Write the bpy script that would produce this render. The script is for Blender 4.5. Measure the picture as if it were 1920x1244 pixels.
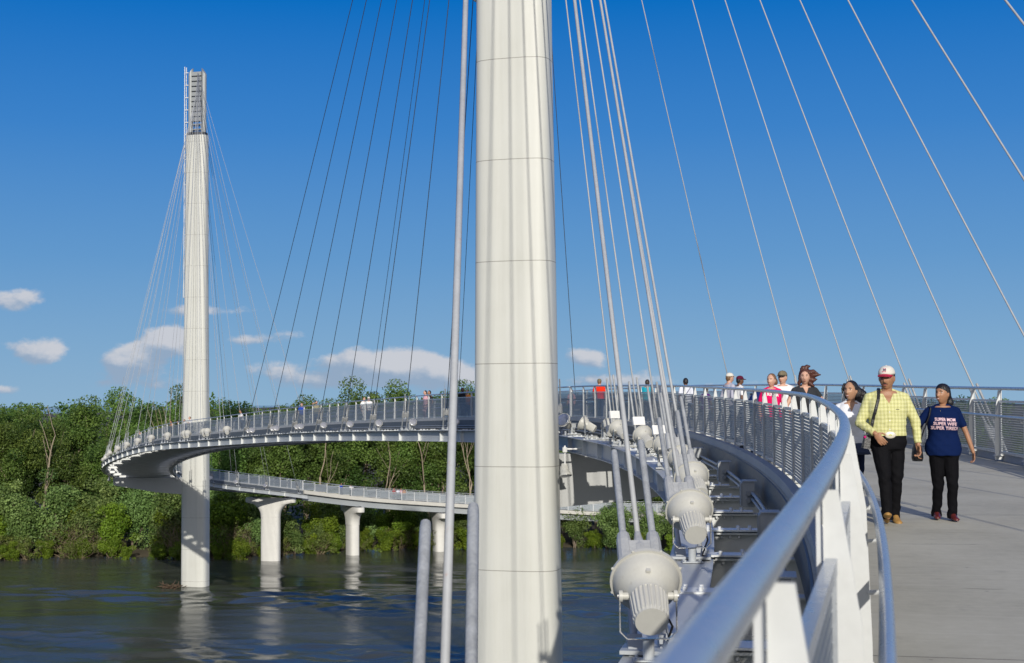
import bpy, bmesh, math, random
import numpy as np
from mathutils import Vector, Matrix, Euler
from mathutils.bvhtree import BVHTree

for _o in list(bpy.data.objects):
    bpy.data.objects.remove(_o)
SC = bpy.context.scene
COL = SC.collection
R = math.radians
EYE = 21.6                      # eye height above the river

# ------------------------------------------------------------------ camera
cam = bpy.data.cameras.new('camera')
cam.sensor_width = 36.0
cam.lens = 50.0
cam.clip_start = 0.05
cam.clip_end = 20000
cam.dof.use_dof = True
cam.dof.focus_distance = 24.0
cam.dof.aperture_fstop = 6.3
CAM = bpy.data.objects.new('camera', cam)
COL.objects.link(CAM)
CAM.matrix_world = (Matrix.Translation((0, 0, EYE)) @ Matrix.Rotation(R(90 + 2.78), 4, 'X')
                    @ Matrix.Rotation(R(-0.36), 4, 'Z'))
SC.camera = CAM

# ------------------------------------------------------------------ light and sky
SUN_AZ, SUN_EL = 5.5, 20.0     # sun behind the camera, to its right
SUN_DIR = Vector((math.sin(R(SUN_AZ)) * math.cos(R(SUN_EL)), -math.cos(R(SUN_AZ)) * math.cos(R(SUN_EL)), math.sin(R(SUN_EL))))
sun = bpy.data.lights.new('sun', 'SUN')
sun.energy = 3.7
sun.angle = R(0.5)
sun.color = (1.0, 0.945, 0.85)
SUN = bpy.data.objects.new('sun', sun)
COL.objects.link(SUN)
SUN.rotation_euler = (-SUN_DIR).to_track_quat('-Z', 'Y').to_euler()
SC.view_settings.view_transform = 'Standard'
SC.view_settings.look = 'None'
SC.view_settings.exposure = 0.0
SC.view_settings.gamma = 1.0
SC.cycles.use_denoising = True
SC.cycles.max_bounces = 8
SC.cycles.transparent_max_bounces = 12
SC.cycles.caustics_reflective = False
SC.cycles.caustics_refractive = False
SC.cycles.sample_clamp_indirect = 6.0


class NT:
    """small helper to wire shader nodes"""
    def __init__(s, tree):
        s.t = tree
        s.n = tree.nodes
        s.l = tree.links

    def add(s, typ, **kw):
        nd = s.n.new(typ)
        for k, v in kw.items():
            if k.startswith('i_'):
                key = k[2:]
                key = int(key) if key.isdigit() else key.replace('_', ' ')
                s.set(nd.inputs[key], v)
            else:
                setattr(nd, k, v)
        return nd

    def set(s, sock, v):
        if isinstance(v, bpy.types.NodeSocket):
            s.l.new(v, sock)
        elif isinstance(v, bpy.types.Node):
            s.l.new(v.outputs[0], sock)
        else:
            sock.default_value = v

    def math(s, op, a, b=None, c=None, clamp=False):
        nd = s.n.new('ShaderNodeMath')
        nd.operation = op
        nd.use_clamp = clamp
        s.set(nd.inputs[0], a)
        if b is not None:
            s.set(nd.inputs[1], b)
        if c is not None:
            s.set(nd.inputs[2], c)
        return nd.outputs[0]

    def vmath(s, op, a, b=None):
        nd = s.n.new('ShaderNodeVectorMath')
        nd.operation = op
        s.set(nd.inputs[0], a)
        if b is not None:
            s.set(nd.inputs[1], b)
        return nd.outputs[0]

    def mix(s, fac, a, b, blend='MIX'):
        nd = s.n.new('ShaderNodeMix')
        nd.data_type = 'RGBA'
        nd.blend_type = blend
        s.set(nd.inputs[0], fac)
        s.set(nd.inputs[6], a)
        s.set(nd.inputs[7], b)
        return nd.outputs[2]

    def noise(s, vec, scale, detail=3, rough=0.55, out=0, dist=0.0):
        nd = s.n.new('ShaderNodeTexNoise')
        if vec is not None:
            s.set(nd.inputs['Vector'], vec)
        nd.inputs['Scale'].default_value = scale
        nd.inputs['Detail'].default_value = detail
        nd.inputs['Roughness'].default_value = rough
        nd.inputs['Distortion'].default_value = dist
        return nd.outputs[out]

    def ramp(s, fac, stops):
        nd = s.n.new('ShaderNodeValToRGB')
        s.set(nd.inputs[0], fac)
        e = nd.color_ramp.elements
        while len(e) < len(stops):
            e.new(0.5)
        for q, (p, c) in zip(e, stops):
            q.position = p
            q.color = c if len(c) == 4 else (*c, 1)
        return nd.outputs[0]

    def smooth(s, x, lo, hi):
        nd = s.n.new('ShaderNodeMapRange')
        nd.interpolation_type = 'SMOOTHSTEP'
        s.set(nd.inputs[0], x)
        s.set(nd.inputs[1], lo)
        s.set(nd.inputs[2], hi)
        return nd.outputs[0]


def c4(c):
    return (c[0], c[1], c[2], 1.0)


# clouds are given by their compass direction and height in the sky (radians): azimuth from +Y, elevation, half widths, weight
CLOUDS = [(-.340, .070, .024, .0085, .9), (-.320, .037, .021, .0105, 1.15), (-.300, .050, .014, .004, .3), (-.343, .010, .016, .005, .7),
          (-.350, .042, .012, .005, .25), (-.255, .030, .024, .016, 1.35), (-.234, .043, .018, .012, 1.25), (-.213, .0635, .055, .0055, .75),
          (-.225, .012, .05, .006, .45), (-.180, .043, .022, .006, .85), (-.150, .048, .018, .005, .6), (-.158, .022, .030, .009, .8),
          (-.128, .014, .030, .007, .7), (-.085, .024, .030, .015, 1.25), (-.112, .030, .02, .008, .8), (-.045, .020, .035, .012, 1.1),
          (-.295, .012, .03, .005, .3), (.050, .031, .019, .0085, 1.05), (.045, .012, .03, .007, .7), (.085, .014, .03, .008, .7),
          (.118, .023, .03, .004, .45), (.16, .008, .06, .006, .5), (.8, .04, .16, .025, 1.1), (-.8, .05, .2, .03, 1.1), (1.6, .05, .25, .03, 1),
          (-1.6, .06, .3, .03, 1), (2.4, .05, .25, .03, 1), (-2.5, .06, .2, .03, 1)]


def build_world():
    w = bpy.data.worlds.new('World')
    SC.world = w
    w.use_nodes = True
    q = NT(w.node_tree)
    q.n.clear()
    out = q.add('ShaderNodeOutputWorld')
    bg = q.add('ShaderNodeBackground')
    q.l.new(bg.outputs[0], out.inputs[0])
    sky = q.add('ShaderNodeTexSky')
    sky.sky_type = 'NISHITA'
    sky.sun_disc = False
    sky.sun_elevation = R(SUN_EL)
    sky.sun_rotation = R(180 - SUN_AZ)
    sky.altitude = 300
    sky.air_density = 1.0
    sky.dust_density = 0.35
    sky.ozone_density = 2.2
    hs = q.add('ShaderNodeHueSaturation')
    hs.inputs['Saturation'].default_value = SKY_SAT
    hs.inputs['Hue'].default_value = 0.505
    q.l.new(sky.outputs[0], hs.inputs['Color'])
    gm = q.add('ShaderNodeGamma')
    gm.inputs[1].default_value = 1.0
    q.l.new(hs.outputs[0], gm.inputs[0])
    tc = q.add('ShaderNodeTexCoord')
    sep = q.add('ShaderNodeSeparateXYZ')
    q.l.new(tc.outputs['Generated'], sep.inputs[0])
    az = q.math('ARCTAN2', sep.outputs[0], sep.outputs[1])
    el = q.math('ARCSINE', sep.outputs[2])
    comb = q.add('ShaderNodeCombineXYZ')
    q.l.new(az, comb.inputs[0])
    q.l.new(q.math('MULTIPLY', el, 1.5), comb.inputs[1])
    n1 = q.noise(comb.outputs[0], 38, 8, .62)
    off = q.vmath('ADD', comb.outputs[0], (0.0045, 0.0085, 0.0))
    n2 = q.noise(off, 38, 8, .62)
    nw = q.noise(comb.outputs[0], 9, 2, .5, out=1)
    ws = q.add('ShaderNodeSeparateColor')
    q.l.new(nw, ws.inputs[0])
    azw = q.math('ADD', az, q.math('MULTIPLY', q.math('SUBTRACT', ws.outputs[0], .5), .035))
    elw = q.math('ADD', el, q.math('MULTIPLY', q.math('SUBTRACT', ws.outputs[1], .5), .014))
    tot = None
    tot2 = None
    for (a, e, sa, se, wgt) in CLOUDS:
        dx = q.math('DIVIDE', q.math('SUBTRACT', azw, a), sa)
        dy = q.math('DIVIDE', q.math('SUBTRACT', elw, e), se)
        # flatter underneath than on top
        r2 = q.math('ADD', q.math('MULTIPLY', dx, dx), q.math('MULTIPLY', dy, dy))
        g = q.math('MULTIPLY', q.math('EXPONENT', q.math('MULTIPLY', r2, -1.1)), wgt)
        dy2 = q.math('SUBTRACT', dy, -0.55)
        dx2 = q.math('SUBTRACT', dx, -0.25)
        r3 = q.math('ADD', q.math('MULTIPLY', dx2, dx2), q.math('MULTIPLY', dy2, dy2))
        g2 = q.math('MULTIPLY', q.math('EXPONENT', q.math('MULTIPLY', r3, -0.9)), wgt)
        tot = g if tot is None else q.math('ADD', tot, g)
        tot2 = g2 if tot2 is None else q.math('ADD', tot2, g2)
    dens = q.math('ADD', tot, q.math('MULTIPLY', q.math('SUBTRACT', n1, .5), 1.5))
    dens = q.math('MULTIPLY', dens, q.smooth(tot, .08, .35))
    dens2 = q.math('ADD', tot2, q.math('MULTIPLY', q.math('SUBTRACT', n2, .5), 1.5))
    alpha = q.math('MULTIPLY', q.smooth(dens, .42, .84), CLOUD_MAX)
    lit = q.smooth(q.math('SUBTRACT', dens, dens2), -.35, .45)
    grad = q.ramp(q.math('DIVIDE', el, .62, clamp=True), SKY_RAMP)
    sund = q.n.new('ShaderNodeVectorMath')
    sund.operation = 'DOT_PRODUCT'
    q.l.new(tc.outputs['Generated'], sund.inputs[0])
    sund.inputs[1].default_value = SUN_DIR
    glow = q.smooth(sund.outputs['Value'], -.1, .95)      # the sky round the sun is pale and bright
    grad = q.mix(q.math('MULTIPLY', glow, .62), grad, (.92, .86, .76, 1))
    base = q.mix(.985, gm.outputs[0], q.mix(1.0, grad, (SKY_GAIN, SKY_GAIN, SKY_GAIN, 1), 'MULTIPLY'))
    ccol = q.mix(lit, c4(CLOUD_DARK), c4(CLOUD_LIGHT))
    fin = q.mix(alpha, base, ccol)
    q.set(bg.inputs[0], fin)
    bg.inputs[1].default_value = SKY_STRENGTH


# clear evening sky away from the sun: pale blue at the horizon to deep blue overhead
SKY_RAMP = [(0.0, (.260, .440, .63)), (.07, (.200, .390, .625)), (.16, (.122, .318, .615)), (.303, (.044, .225, .595)), (.45, (.0, .153, .54)), (1.0, (.001, .08, .38))]
SKY_GAIN = 11.5
SKY_SAT, SKY_STRENGTH = 1.15, 0.085
CLOUD_DARK, CLOUD_LIGHT, CLOUD_MAX = (3.5, 4.6, 6.2), (7.4, 7.4, 7.8), 0.86
build_world()

# ------------------------------------------------------------------ materials


def mat(name, col, rough=.5, metal=0.0, var=0.12, scale=3.0, bump=0.0, bscale=60.0, spec=.5, coat=0.0, stain=None, stretch=None):
    m = bpy.data.materials.new(name)
    m.use_nodes = True
    q = NT(m.node_tree)
    b = q.n['Principled BSDF']
    b.inputs['Roughness'].default_value = rough
    b.inputs['Metallic'].default_value = metal
    b.inputs['Specular IOR Level'].default_value = spec
    b.inputs['Coat Weight'].default_value = coat
    geo = q.add('ShaderNodeTexCoord')
    vec = geo.outputs['Object']
    if stretch:
        mp = q.add('ShaderNodeMapping')
        q.l.new(vec, mp.inputs[0])
        mp.inputs['Scale'].default_value = stretch
        vec = mp.outputs[0]
    n = q.noise(vec, scale, 5, .6)
    n2 = q.noise(vec, scale * 7.3, 3, .6)
    f = q.math('ADD', q.math('MULTIPLY', n, .65), q.math('MULTIPLY', n2, .35))
    f = q.math('MULTIPLY_ADD', q.math('SUBTRACT', f, .5), 2.2 * var * 2, 1.0)
    base = q.mix(1.0, c4(col), f, 'MULTIPLY')
    if stain:
        sn = q.noise(vec, scale * 2.1, 5, .65)
        base = q.mix(q.math('MULTIPLY', q.smooth(sn, .60, .78), stain[1]), base, c4(stain[0]))
    q.set(b.inputs['Base Color'], base)
    rv = q.math('MULTIPLY_ADD', q.math('SUBTRACT', n2, .5), .25, rough, clamp=True)
    q.set(b.inputs['Roughness'], rv)
    if bump:
        bn = q.noise(vec, bscale, 4, .6)
        bp = q.add('ShaderNodeBump')
        bp.inputs['Strength'].default_value = bump
        bp.inputs['Distance'].default_value = .02
        q.set(bp.inputs['Height'], bn)
        q.l.new(bp.outputs[0], b.inputs['Normal'])
    return m


M = {}
M['steel'] = mat('grey_steel_paint', (.43, .455, .475), .42, 0, .10, 1.3, stain=((.28, .26, .24), .35))
M['steel_dull'] = mat('dull_steel', (.36, .375, .385), .55, 0, .12, 1.0, stain=((.22, .2, .18), .4))
M['rail'] = mat('galvanised_rail', (.50, .53, .56), .30, .55, .08, 4)
M['post'] = mat('rail_post_paint', (.60, .615, .61), .5, 0, .08, 3)
M['mesh'] = mat('woven_steel_panel', (.25, .28, .31), .5, .5, .10, 6)
M['rod'] = mat('galvanised_rod', (.36, .375, .38), .6, .25, .30, 7, bump=.25, bscale=40)
M['cable'] = mat('stay_cable_strand', (.40, .415, .43), .68, .15, .14, 6, stain=((.42, .22, .15), .5), stretch=(1, 1, .25))
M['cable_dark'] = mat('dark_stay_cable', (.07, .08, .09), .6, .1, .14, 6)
M['anchor'] = mat('galvanised_anchor', (.42, .43, .43), .55, .3, .18, 12, bump=.3, bscale=30)
M['fixture'] = mat('floodlight_casting', (.50, .495, .45), .42, 0, .07, 5, spec=.5, bump=.10, bscale=90, stain=((.30, .28, .23), .45))
M['bracket'] = mat('stainless_bracket', (.60, .59, .56), .25, .9, .05, 8)
M['lens'] = mat('floodlight_lens', (.50, .51, .53), .30, .85, .30, 9)
M['white'] = mat('white_paint', (.78, .775, .75), .5, 0, .04, 3)
M['bolt'] = mat('painted_bolt', (.62, .64, .65), .45, 0, .05, 20)
M['edge'] = mat('edge_shade_paint', (.085, .10, .12), .5, 0, .1, 2)  # shade on the slab side, put into the base colour
M['box'] = mat('junction_box_paint', (.38, .40, .41), .5, 0, .08, 4)
M['conduit'] = mat('grey_conduit', (.30, .32, .34), .45, .3, .08, 4)
M['dark'] = mat('dark_metal', (.045, .048, .055), .5, .3, .1, 5)
M['rubber'] = mat('black_cable', (.02, .02, .022), .6, 0, .1, 5)
M['redmark'] = mat('red_paint_mark', (.50, .12, .07), .6, 0, .1, 5)
M['pier'] = mat('white_concrete', (.66, .65, .61), .75, 0, .08, .8, bump=.15, bscale=25)
M['approach'] = mat('approach_girder_paint', (.30, .325, .345), .5, 0, .08, .6)
M['fascia'] = mat('pale_concrete_edge', (.50, .49, .45), .8, 0, .1, 1.5)


def concrete_mat():
    m = bpy.data.materials.new('broomed_concrete')
    m.use_nodes = True
    q = NT(m.node_tree)
    b = q.n['Principled BSDF']
    tc = q.add('ShaderNodeTexCoord')
    uv = tc.outputs['UV']            # u across, v along in metres
    ob = tc.outputs['Object']
    big = q.noise(ob, .55, 5, .6)
    fine = q.noise(ob, 9, 6, .7)
    mp = q.add('ShaderNodeMapping')
    q.l.new(uv, mp.inputs[0])
    mp.inputs['Scale'].default_value = (.6, 28, 1)
    broom = q.noise(mp.outputs[0], 2.2, 4, .7)
    f = q.math('ADD', q.math('MULTIPLY', big, .55), q.math('ADD', q.math('MULTIPLY', fine, .28), q.math('MULTIPLY', broom, .22)))
    col = q.ramp(f, [(.34, (.33, .31, .245)), (.52, (.44, .42, .335)), (.7, (.52, .50, .41))])
    st = q.noise(ob, 1.7, 5, .7)
    col = q.mix(q.math('MULTIPLY', q.smooth(st, .60, .75), .35), col, c4((.24, .225, .2)))
    # expansion joints every 5.75 m and a hairline crack here and there
    sep = q.add('ShaderNodeSeparateXYZ')
    q.l.new(uv, sep.inputs[0])
    wob = q.math('MULTIPLY', q.math('SUBTRACT', q.noise(ob, 1.3, 4, .7), .5), .16)
    v = q.math('ADD', sep.outputs[1], wob)
    fr = q.math('ABSOLUTE', q.math('SUBTRACT', q.math('FRACT', q.math('DIVIDE', v, 2.875)), .5))
    crack = q.math('MULTIPLY', q.math('LESS_THAN', fr, .0028), q.smooth(q.noise(ob, .8, 2, .5), .50, .56))
    jr = q.math('ABSOLUTE', q.math('SUBTRACT', q.math('FRACT', q.math('DIVIDE', sep.outputs[1], 8.625)), .5))
    joint = q.math('LESS_THAN', jr, .0011)
    spot = q.n.new('ShaderNodeTexVoronoi')
    q.l.new(ob, spot.inputs['Vector'])
    spot.inputs['Scale'].default_value = 2.6
    dots = q.math('MULTIPLY', q.math('LESS_THAN', spot.outputs['Distance'], .045), .6)
    col = q.mix(dots, col, c4((.17, .16, .14)))
    drip = q.noise(mp.outputs[0], .35, 3, .6)
    col = q.mix(q.math('MULTIPLY', q.smooth(drip, .52, .72), .22), col, c4((.60, .58, .50)))
    line = q.math('MAXIMUM', crack, q.math('MULTIPLY', joint, .8))
    col = q.mix(line, col, c4((.07, .065, .06)))
    q.set(b.inputs['Base Color'], col)
    b.inputs['Roughness'].default_value = .85
    bp = q.add('ShaderNodeBump')
    bp.inputs['Strength'].default_value = .35
    bp.inputs['Distance'].default_value = .006
    q.set(bp.inputs['Height'], q.math('ADD', fine, q.math('MULTIPLY', broom, 1.2)))
    q.l.new(bp.outputs[0], b.inputs['Normal'])
    return m


def pylon_mat():
    m = bpy.data.materials.new('pylon_white_paint')
    m.use_nodes = True
    q = NT(m.node_tree)
    b = q.n['Principled BSDF']
    tc = q.add('ShaderNodeTexCoord')
    ob = tc.outputs['Object']
    mp = q.add('ShaderNodeMapping')
    q.l.new(ob, mp.inputs[0])
    mp.inputs['Scale'].default_value = (1, 1, .05)
    streak = q.noise(mp.outputs[0], 7, 5, .6)
    big = q.noise(ob, .5, 4, .6)
    f = q.math('ADD', q.math('MULTIPLY', streak, .5), q.math('MULTIPLY', big, .5))
    col = q.ramp(f, [(.30, (.545, .548, .50)), (.5, (.585, .59, .545)), (.7, (.605, .61, .57))])
    sep = q.add('ShaderNodeSeparateXYZ')
    q.l.new(ob, sep.inputs[0])
    fr = q.math('ABSOLUTE', q.math('SUBTRACT', q.math('FRACT', q.math('ADD', q.math('DIVIDE', sep.outputs[2], 3.72), .334)), .5))
    line = q.math('LESS_THAN', fr, .0035)
    col = q.mix(line, col, c4((.27, .26, .23)))
    # rust weep under some seams
    mp2 = q.add('ShaderNodeMapping')
    q.l.new(ob, mp2.inputs[0])
    mp2.inputs['Scale'].default_value = (3, 3, .35)
    rn = q.noise(mp2.outputs[0], 3, 5, .7)
    col = q.mix(q.math('MULTIPLY', q.smooth(rn, .66, .82), .35), col, c4((.46, .36, .22)))
    q.set(b.inputs['Base Color'], col)
    b.inputs['Roughness'].default_value = .5
    return m


M['deck'] = concrete_mat()
M['pylon'] = pylon_mat()

# ------------------------------------------------------------------ mesh helpers


class MB:
    def __init__(s):
        s.v = []
        s.f = []
        s.mi = []
        s.uv = []

    def add(s, verts, faces, mi=0, uvs=None):
        k = len(s.v)
        s.v.extend([tuple(p) for p in verts])
        for i, f in enumerate(faces):
            s.f.append(tuple(k + j for j in f))
            s.mi.append(mi)
            s.uv.append(uvs[i] if uvs else None)

    def box(s, c, size, rot=None, mi=0, taper=1.0):
        x, y, z = size[0] / 2, size[1] / 2, size[2] / 2
        P = [(-x, -y, -z), (x, -y, -z), (x, y, -z), (-x, y, -z), (-x * taper, -y * taper, z), (x * taper, -y * taper, z), (x * taper, y * taper, z), (-x * taper, y * taper, z)]
        c = Vector(c)
        P = [c + (rot @ Vector(p) if rot is not None else Vector(p)) for p in P]
        s.add(P, [(3, 2, 1, 0), (4, 5, 6, 7), (0, 1, 5, 4), (1, 2, 6, 5), (2, 3, 7, 6), (3, 0, 4, 7)], mi)

    def prism(s, poly, y0, y1, M4=None, mi=0):
        """poly in x,z extruded along y"""
        n = len(poly)
        P = [Vector((p[0], y0, p[1])) for p in poly] + [Vector((p[0], y1, p[1])) for p in poly]
        if M4 is not None:
            P = [M4 @ p for p in P]
        F = [tuple(range(n)), tuple(range(2 * n - 1, n - 1, -1))]
        for i in range(n):
            j = (i + 1) % n
            F.append((j, i, n + i, n + j))
        s.add(P, F, mi)

    def loft(s, rings, cap=True, mi=0, closed=True):
        n = len(rings[0])
        P = [p for r in rings for p in r]
        F = []
        for a in range(len(rings) - 1):
            for i in range(n if closed else n - 1):
                j = (i + 1) % n
                F.append((a * n + i, a * n + j, (a + 1) * n + j, (a + 1) * n + i))
        if cap and closed:
            F.append(tuple(range(n - 1, -1, -1)))
            F.append(tuple(range((len(rings) - 1) * n, len(rings) * n)))
        s.add(P, F, mi)

    def tube(s, pts, r, n=8, cap=True, mi=0, up=Vector((0, 0, 1)), flat=1.0):
        pts = [Vector(p) for p in pts]
        rr = r if hasattr(r, '__len__') else [r] * len(pts)
        rings = []
        prev = None
        for i, p in enumerate(pts):
            t = (pts[min(i + 1, len(pts) - 1)] - pts[max(i - 1, 0)])
            if t.length < 1e-9:
                t = Vector((0, 0, 1))
            t.normalize()
            if prev is None:
                u = up if abs(t.dot(up)) < .97 else Vector((1, 0, 0))
                a = t.cross(u).normalized()
            else:
                a = (prev - t * prev.dot(t)).normalized()
            prev = a
            b = a.cross(t).normalized()
            rings.append([p + a * (math.cos(2 * math.pi * k / n) * rr[i]) + b * (math.sin(2 * math.pi * k / n) * rr[i] * flat) for k in range(n)])
        s.loft(rings, cap, mi)

    def lathe(s, prof, origin, axis, n=24, mi=0, cap=True):
        """prof: list of (along, radius)"""
        axis = Vector(axis).normalized()
        u = Vector((0, 0, 1)) if abs(axis.z) < .9 else Vector((1, 0, 0))
        a = axis.cross(u).normalized()
        b = axis.cross(a).normalized()
        o = Vector(origin)
        rings = [[o + axis * h + a * (math.cos(2 * math.pi * k / n) * r) + b * (math.sin(2 * math.pi * k / n) * r) for k in range(n)] for h, r in prof]
        s.loft(rings, cap, mi)

    def ellipsoid(s, c, rad, rot=None, nu=14, nv=9, mi=0):
        c = Vector(c)
        rings = []
        for j in range(nv + 1):
            ph = -math.pi / 2 + math.pi * j / nv
            cr = max(math.cos(ph), .02)
            ring = []
            for i in range(nu):
                th = 2 * math.pi * i / nu
                p = Vector((rad[0] * cr * math.cos(th), rad[1] * cr * math.sin(th), rad[2] * math.sin(ph)))
                ring.append(c + (rot @ p if rot is not None else p))
            rings.append(ring)
        s.loft(rings, True, mi)

    def mesh(s, name, mats, smooth=False, angle=None):
        me = bpy.data.meshes.new(name)
        me.from_pydata(s.v, [], s.f)
        for m in (mats if isinstance(mats, (list, tuple)) else [mats]):
            me.materials.append(m)
        if any(s.mi):
            me.polygons.foreach_set('material_index', s.mi)
        if any(u is not None for u in s.uv):
            lay = me.uv_layers.new(name='UVMap')
            k = 0
            for i, f in enumerate(s.f):
                for j in range(len(f)):
                    if s.uv[i] is not None:
                        lay.data[k].uv = s.uv[i][j]
                    k += 1
        if smooth:
            me.polygons.foreach_set('use_smooth', [True] * len(me.polygons))
            if angle is not None:
                try:
                    me.set_sharp_from_angle(angle=R(angle))
                except Exception:
                    pass
        me.update()
        return me

    def build(s, name, mats, parent=None, smooth=False, angle=None):
        return link(name, s.mesh(name, mats, smooth, angle), parent)


def link(name, data, parent=None, mw=None):
    o = bpy.data.objects.new(name, data)
    COL.objects.link(o)
    if parent is not None:
        o.parent = parent
    if mw is not None:
        o.matrix_local = mw
    return o


def tag(o, label, cat, group=None, kind=None):
    if label:
        o['label'] = label
    if cat:
        o['category'] = cat
    if group:
        o['group'] = group
    if kind:
        o['kind'] = kind
    return o


def empty(name, loc=(0, 0, 0), rz=0.0, mw=None):
    o = bpy.data.objects.new(name, None)
    COL.objects.link(o)
    o.empty_display_size = .3
    if mw is not None:
        o.matrix_world = mw
    else:
        o.location = loc
        o.rotation_euler = (0, 0, rz)
    return o


ORD = ['first', 'second', 'third', 'fourth', 'fifth', 'sixth', 'seventh', 'eighth', 'ninth', 'tenth', 'eleventh', 'twelfth', 'thirteenth', 'fourteenth',
       'fifteenth', 'sixteenth', 'seventeenth', 'eighteenth', 'nineteenth', 'twentieth', 'twenty-first', 'twenty-second', 'twenty-third', 'twenty-fourth',
       'twenty-fifth', 'twenty-sixth', 'twenty-seventh', 'twenty-eighth', 'twenty-ninth', 'thirtieth'] + ['%dth' % i for i in range(31, 80)]

# ------------------------------------------------------------------ the curved path of the bridge
HALF = 2.3                      # railing to railing is 4.6 m
GOFF = 3.72                     # edge girders


def catmull(P, per=24):
    P = np.array(P, float)
    out = []
    Q = np.vstack([2 * P[0] - P[1], P, 2 * P[-1] - P[-2]])
    for i in range(1, len(Q) - 2):
        p0, p1, p2, p3 = Q[i - 1], Q[i], Q[i + 1], Q[i + 2]
        for t in np.linspace(0, 1, per, endpoint=False):
            out.append(.5 * ((2 * p1) + (-p0 + p2) * t + (2 * p0 - 5 * p1 + 4 * p2 - p3) * t * t + (-p0 + 3 * p1 - 3 * p2 + p3) * t ** 3))
    out.append(Q[-2])
    return np.array(out)


def resample(P, step):
    d = np.r_[0, np.cumsum(np.linalg.norm(np.diff(P[:, :2], axis=0), axis=1))]
    s = np.arange(0, d[-1], step)
    return np.stack([np.interp(s, d, P[:, k]) for k in range(P.shape[1])], 1)


def smooth_path(P, sig, step):
    n = int(3 * sig / step)
    w = np.exp(-.5 * (np.arange(-n, n + 1) * step / sig) ** 2)
    w /= w.sum()
    lo = P[0] + (P[0] - P[1]) * np.arange(n, 0, -1)[:, None]
    hi = P[-1] + (P[-1] - P[-2]) * np.arange(1, n + 1)[:, None]
    Q = np.vstack([lo, P, hi])
    return np.stack([np.convolve(Q[:, k], w, 'valid') for k in range(P.shape[1])], 1)


LRAIL = [(-3.7, -12), (-1.95, -6), (-.22, 0), (.17, 1.37), (.735, 3.5), (1.74, 7.4), (2.60, 11.3), (3.52, 16.7), (4.27, 22.4), (4.75, 28), (5.0, 33),
         (5.0, 39.7), (4.7, 45), (4.0, 51), (2.9, 57.5), (1.2, 63.5), (-1.3, 70), (-4.4, 76.5)]
ZY = [(-14, 19.72), (0, 19.95), (11, 20.125), (16.7, 20.262), (22.4, 20.335), (33, 20.48), (45, 20.68), (58, 20.80), (68, 20.74), (76, 20.60), (97, 20.05), (116, 19.2), (134, 18.2)]
_L = smooth_path(resample(catmull(LRAIL), .25), 1.2, .25)
_t = np.gradient(_L, axis=0)
_t /= np.linalg.norm(_t, axis=1)[:, None]
_C = _L + HALF * np.stack([_t[:, 1], -_t[:, 0]], 1)
_cz = np.interp(_C[:, 1], [a for a, b in ZY], [b for a, b in ZY])
_front = np.column_stack([_C, _cz])[::10]
_far = np.array([(-11.5, 98.6, 20.0), (-21.6, 117.7, 19.1), (-30.4, 133.8, 18.2), (-37.0, 147.6, 16.9), (-41.2, 157.5, 15.7), (-43.5, 166, 14.5), (-43.9, 174, 13.3),
                 (-42.2, 182, 12.1), (-37.8, 190, 10.9), (-31.0, 197.2, 9.6), (-21.8, 202.6, 8.1), (-10.7, 206.5, 7.0), (2, 209.3, 6.0), (15, 211.5, 5.1), (45, 215, 4.4),
                 (80, 218, 4.0), (110, 220, 4.0)])
PSTEP = .25
PATH = smooth_path(resample(catmull(np.vstack([_front, _far])), PSTEP), 1.6, PSTEP)
PATH = resample(PATH, PSTEP)
_T = np.gradient(PATH[:, :2], axis=0)
_T /= np.linalg.norm(_T, axis=1)[:, None]
SMAX = (len(PATH) - 1) * PSTEP


def P(s, off=0.0, dz=0.0):
    i = min(max(s / PSTEP, 0), len(PATH) - 1.001)
    k = int(i)
    f = i - k
    p = PATH[k] * (1 - f) + PATH[k + 1] * f
    t = _T[k] * (1 - f) + _T[k + 1] * f
    t = t / np.hypot(*t)
    return Vector((p[0] + off * t[1], p[1] - off * t[0], p[2] + dz))


def heading(s):
    """angle of the local frame whose +Y runs along the path and +X to its right"""
    a = P(s + .3) - P(s - .3)
    return math.atan2(-a.x, a.y)


def slope(s):
    a = P(s + .3) - P(s - .3)
    return math.atan2(a.z, math.hypot(a.x, a.y))


def frame(s, off=0.0, dz=0.0, pitch=True):
    return Matrix.Translation(P(s, off, dz)) @ Matrix.Rotation(heading(s), 4, 'Z') @ (Matrix.Rotation(slope(s), 4, 'X') if pitch else Matrix.Identity(4))


def s_at_y(y, off=0.0, smax=None):
    lo, hi = 0.0, 185.0
    for _ in range(50):
        m = (lo + hi) / 2
        if P(m, off).y < y:
            lo = m
        else:
            hi = m
    return lo


S_NEAR = s_at_y(52, 0)          # abreast of the near pylon
_d = np.hypot(PATH[:, 0] + 31.0, PATH[:, 1] - 197.2)
S_PIER = float(np.argmin(_d)) * PSTEP     # end of the cable-stayed part
CAMINV = CAM.matrix_world.inverted()


def px(p):
    """where a world point falls in the photograph (1920 wide); only used to print checks and choose stations"""
    q = CAMINV @ Vector(p)
    return (960 + q.x / -q.z * 2666.7, 622 - q.y / -q.z * 2666.7)
# ------------------------------------------------------------------ water and ground


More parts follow.
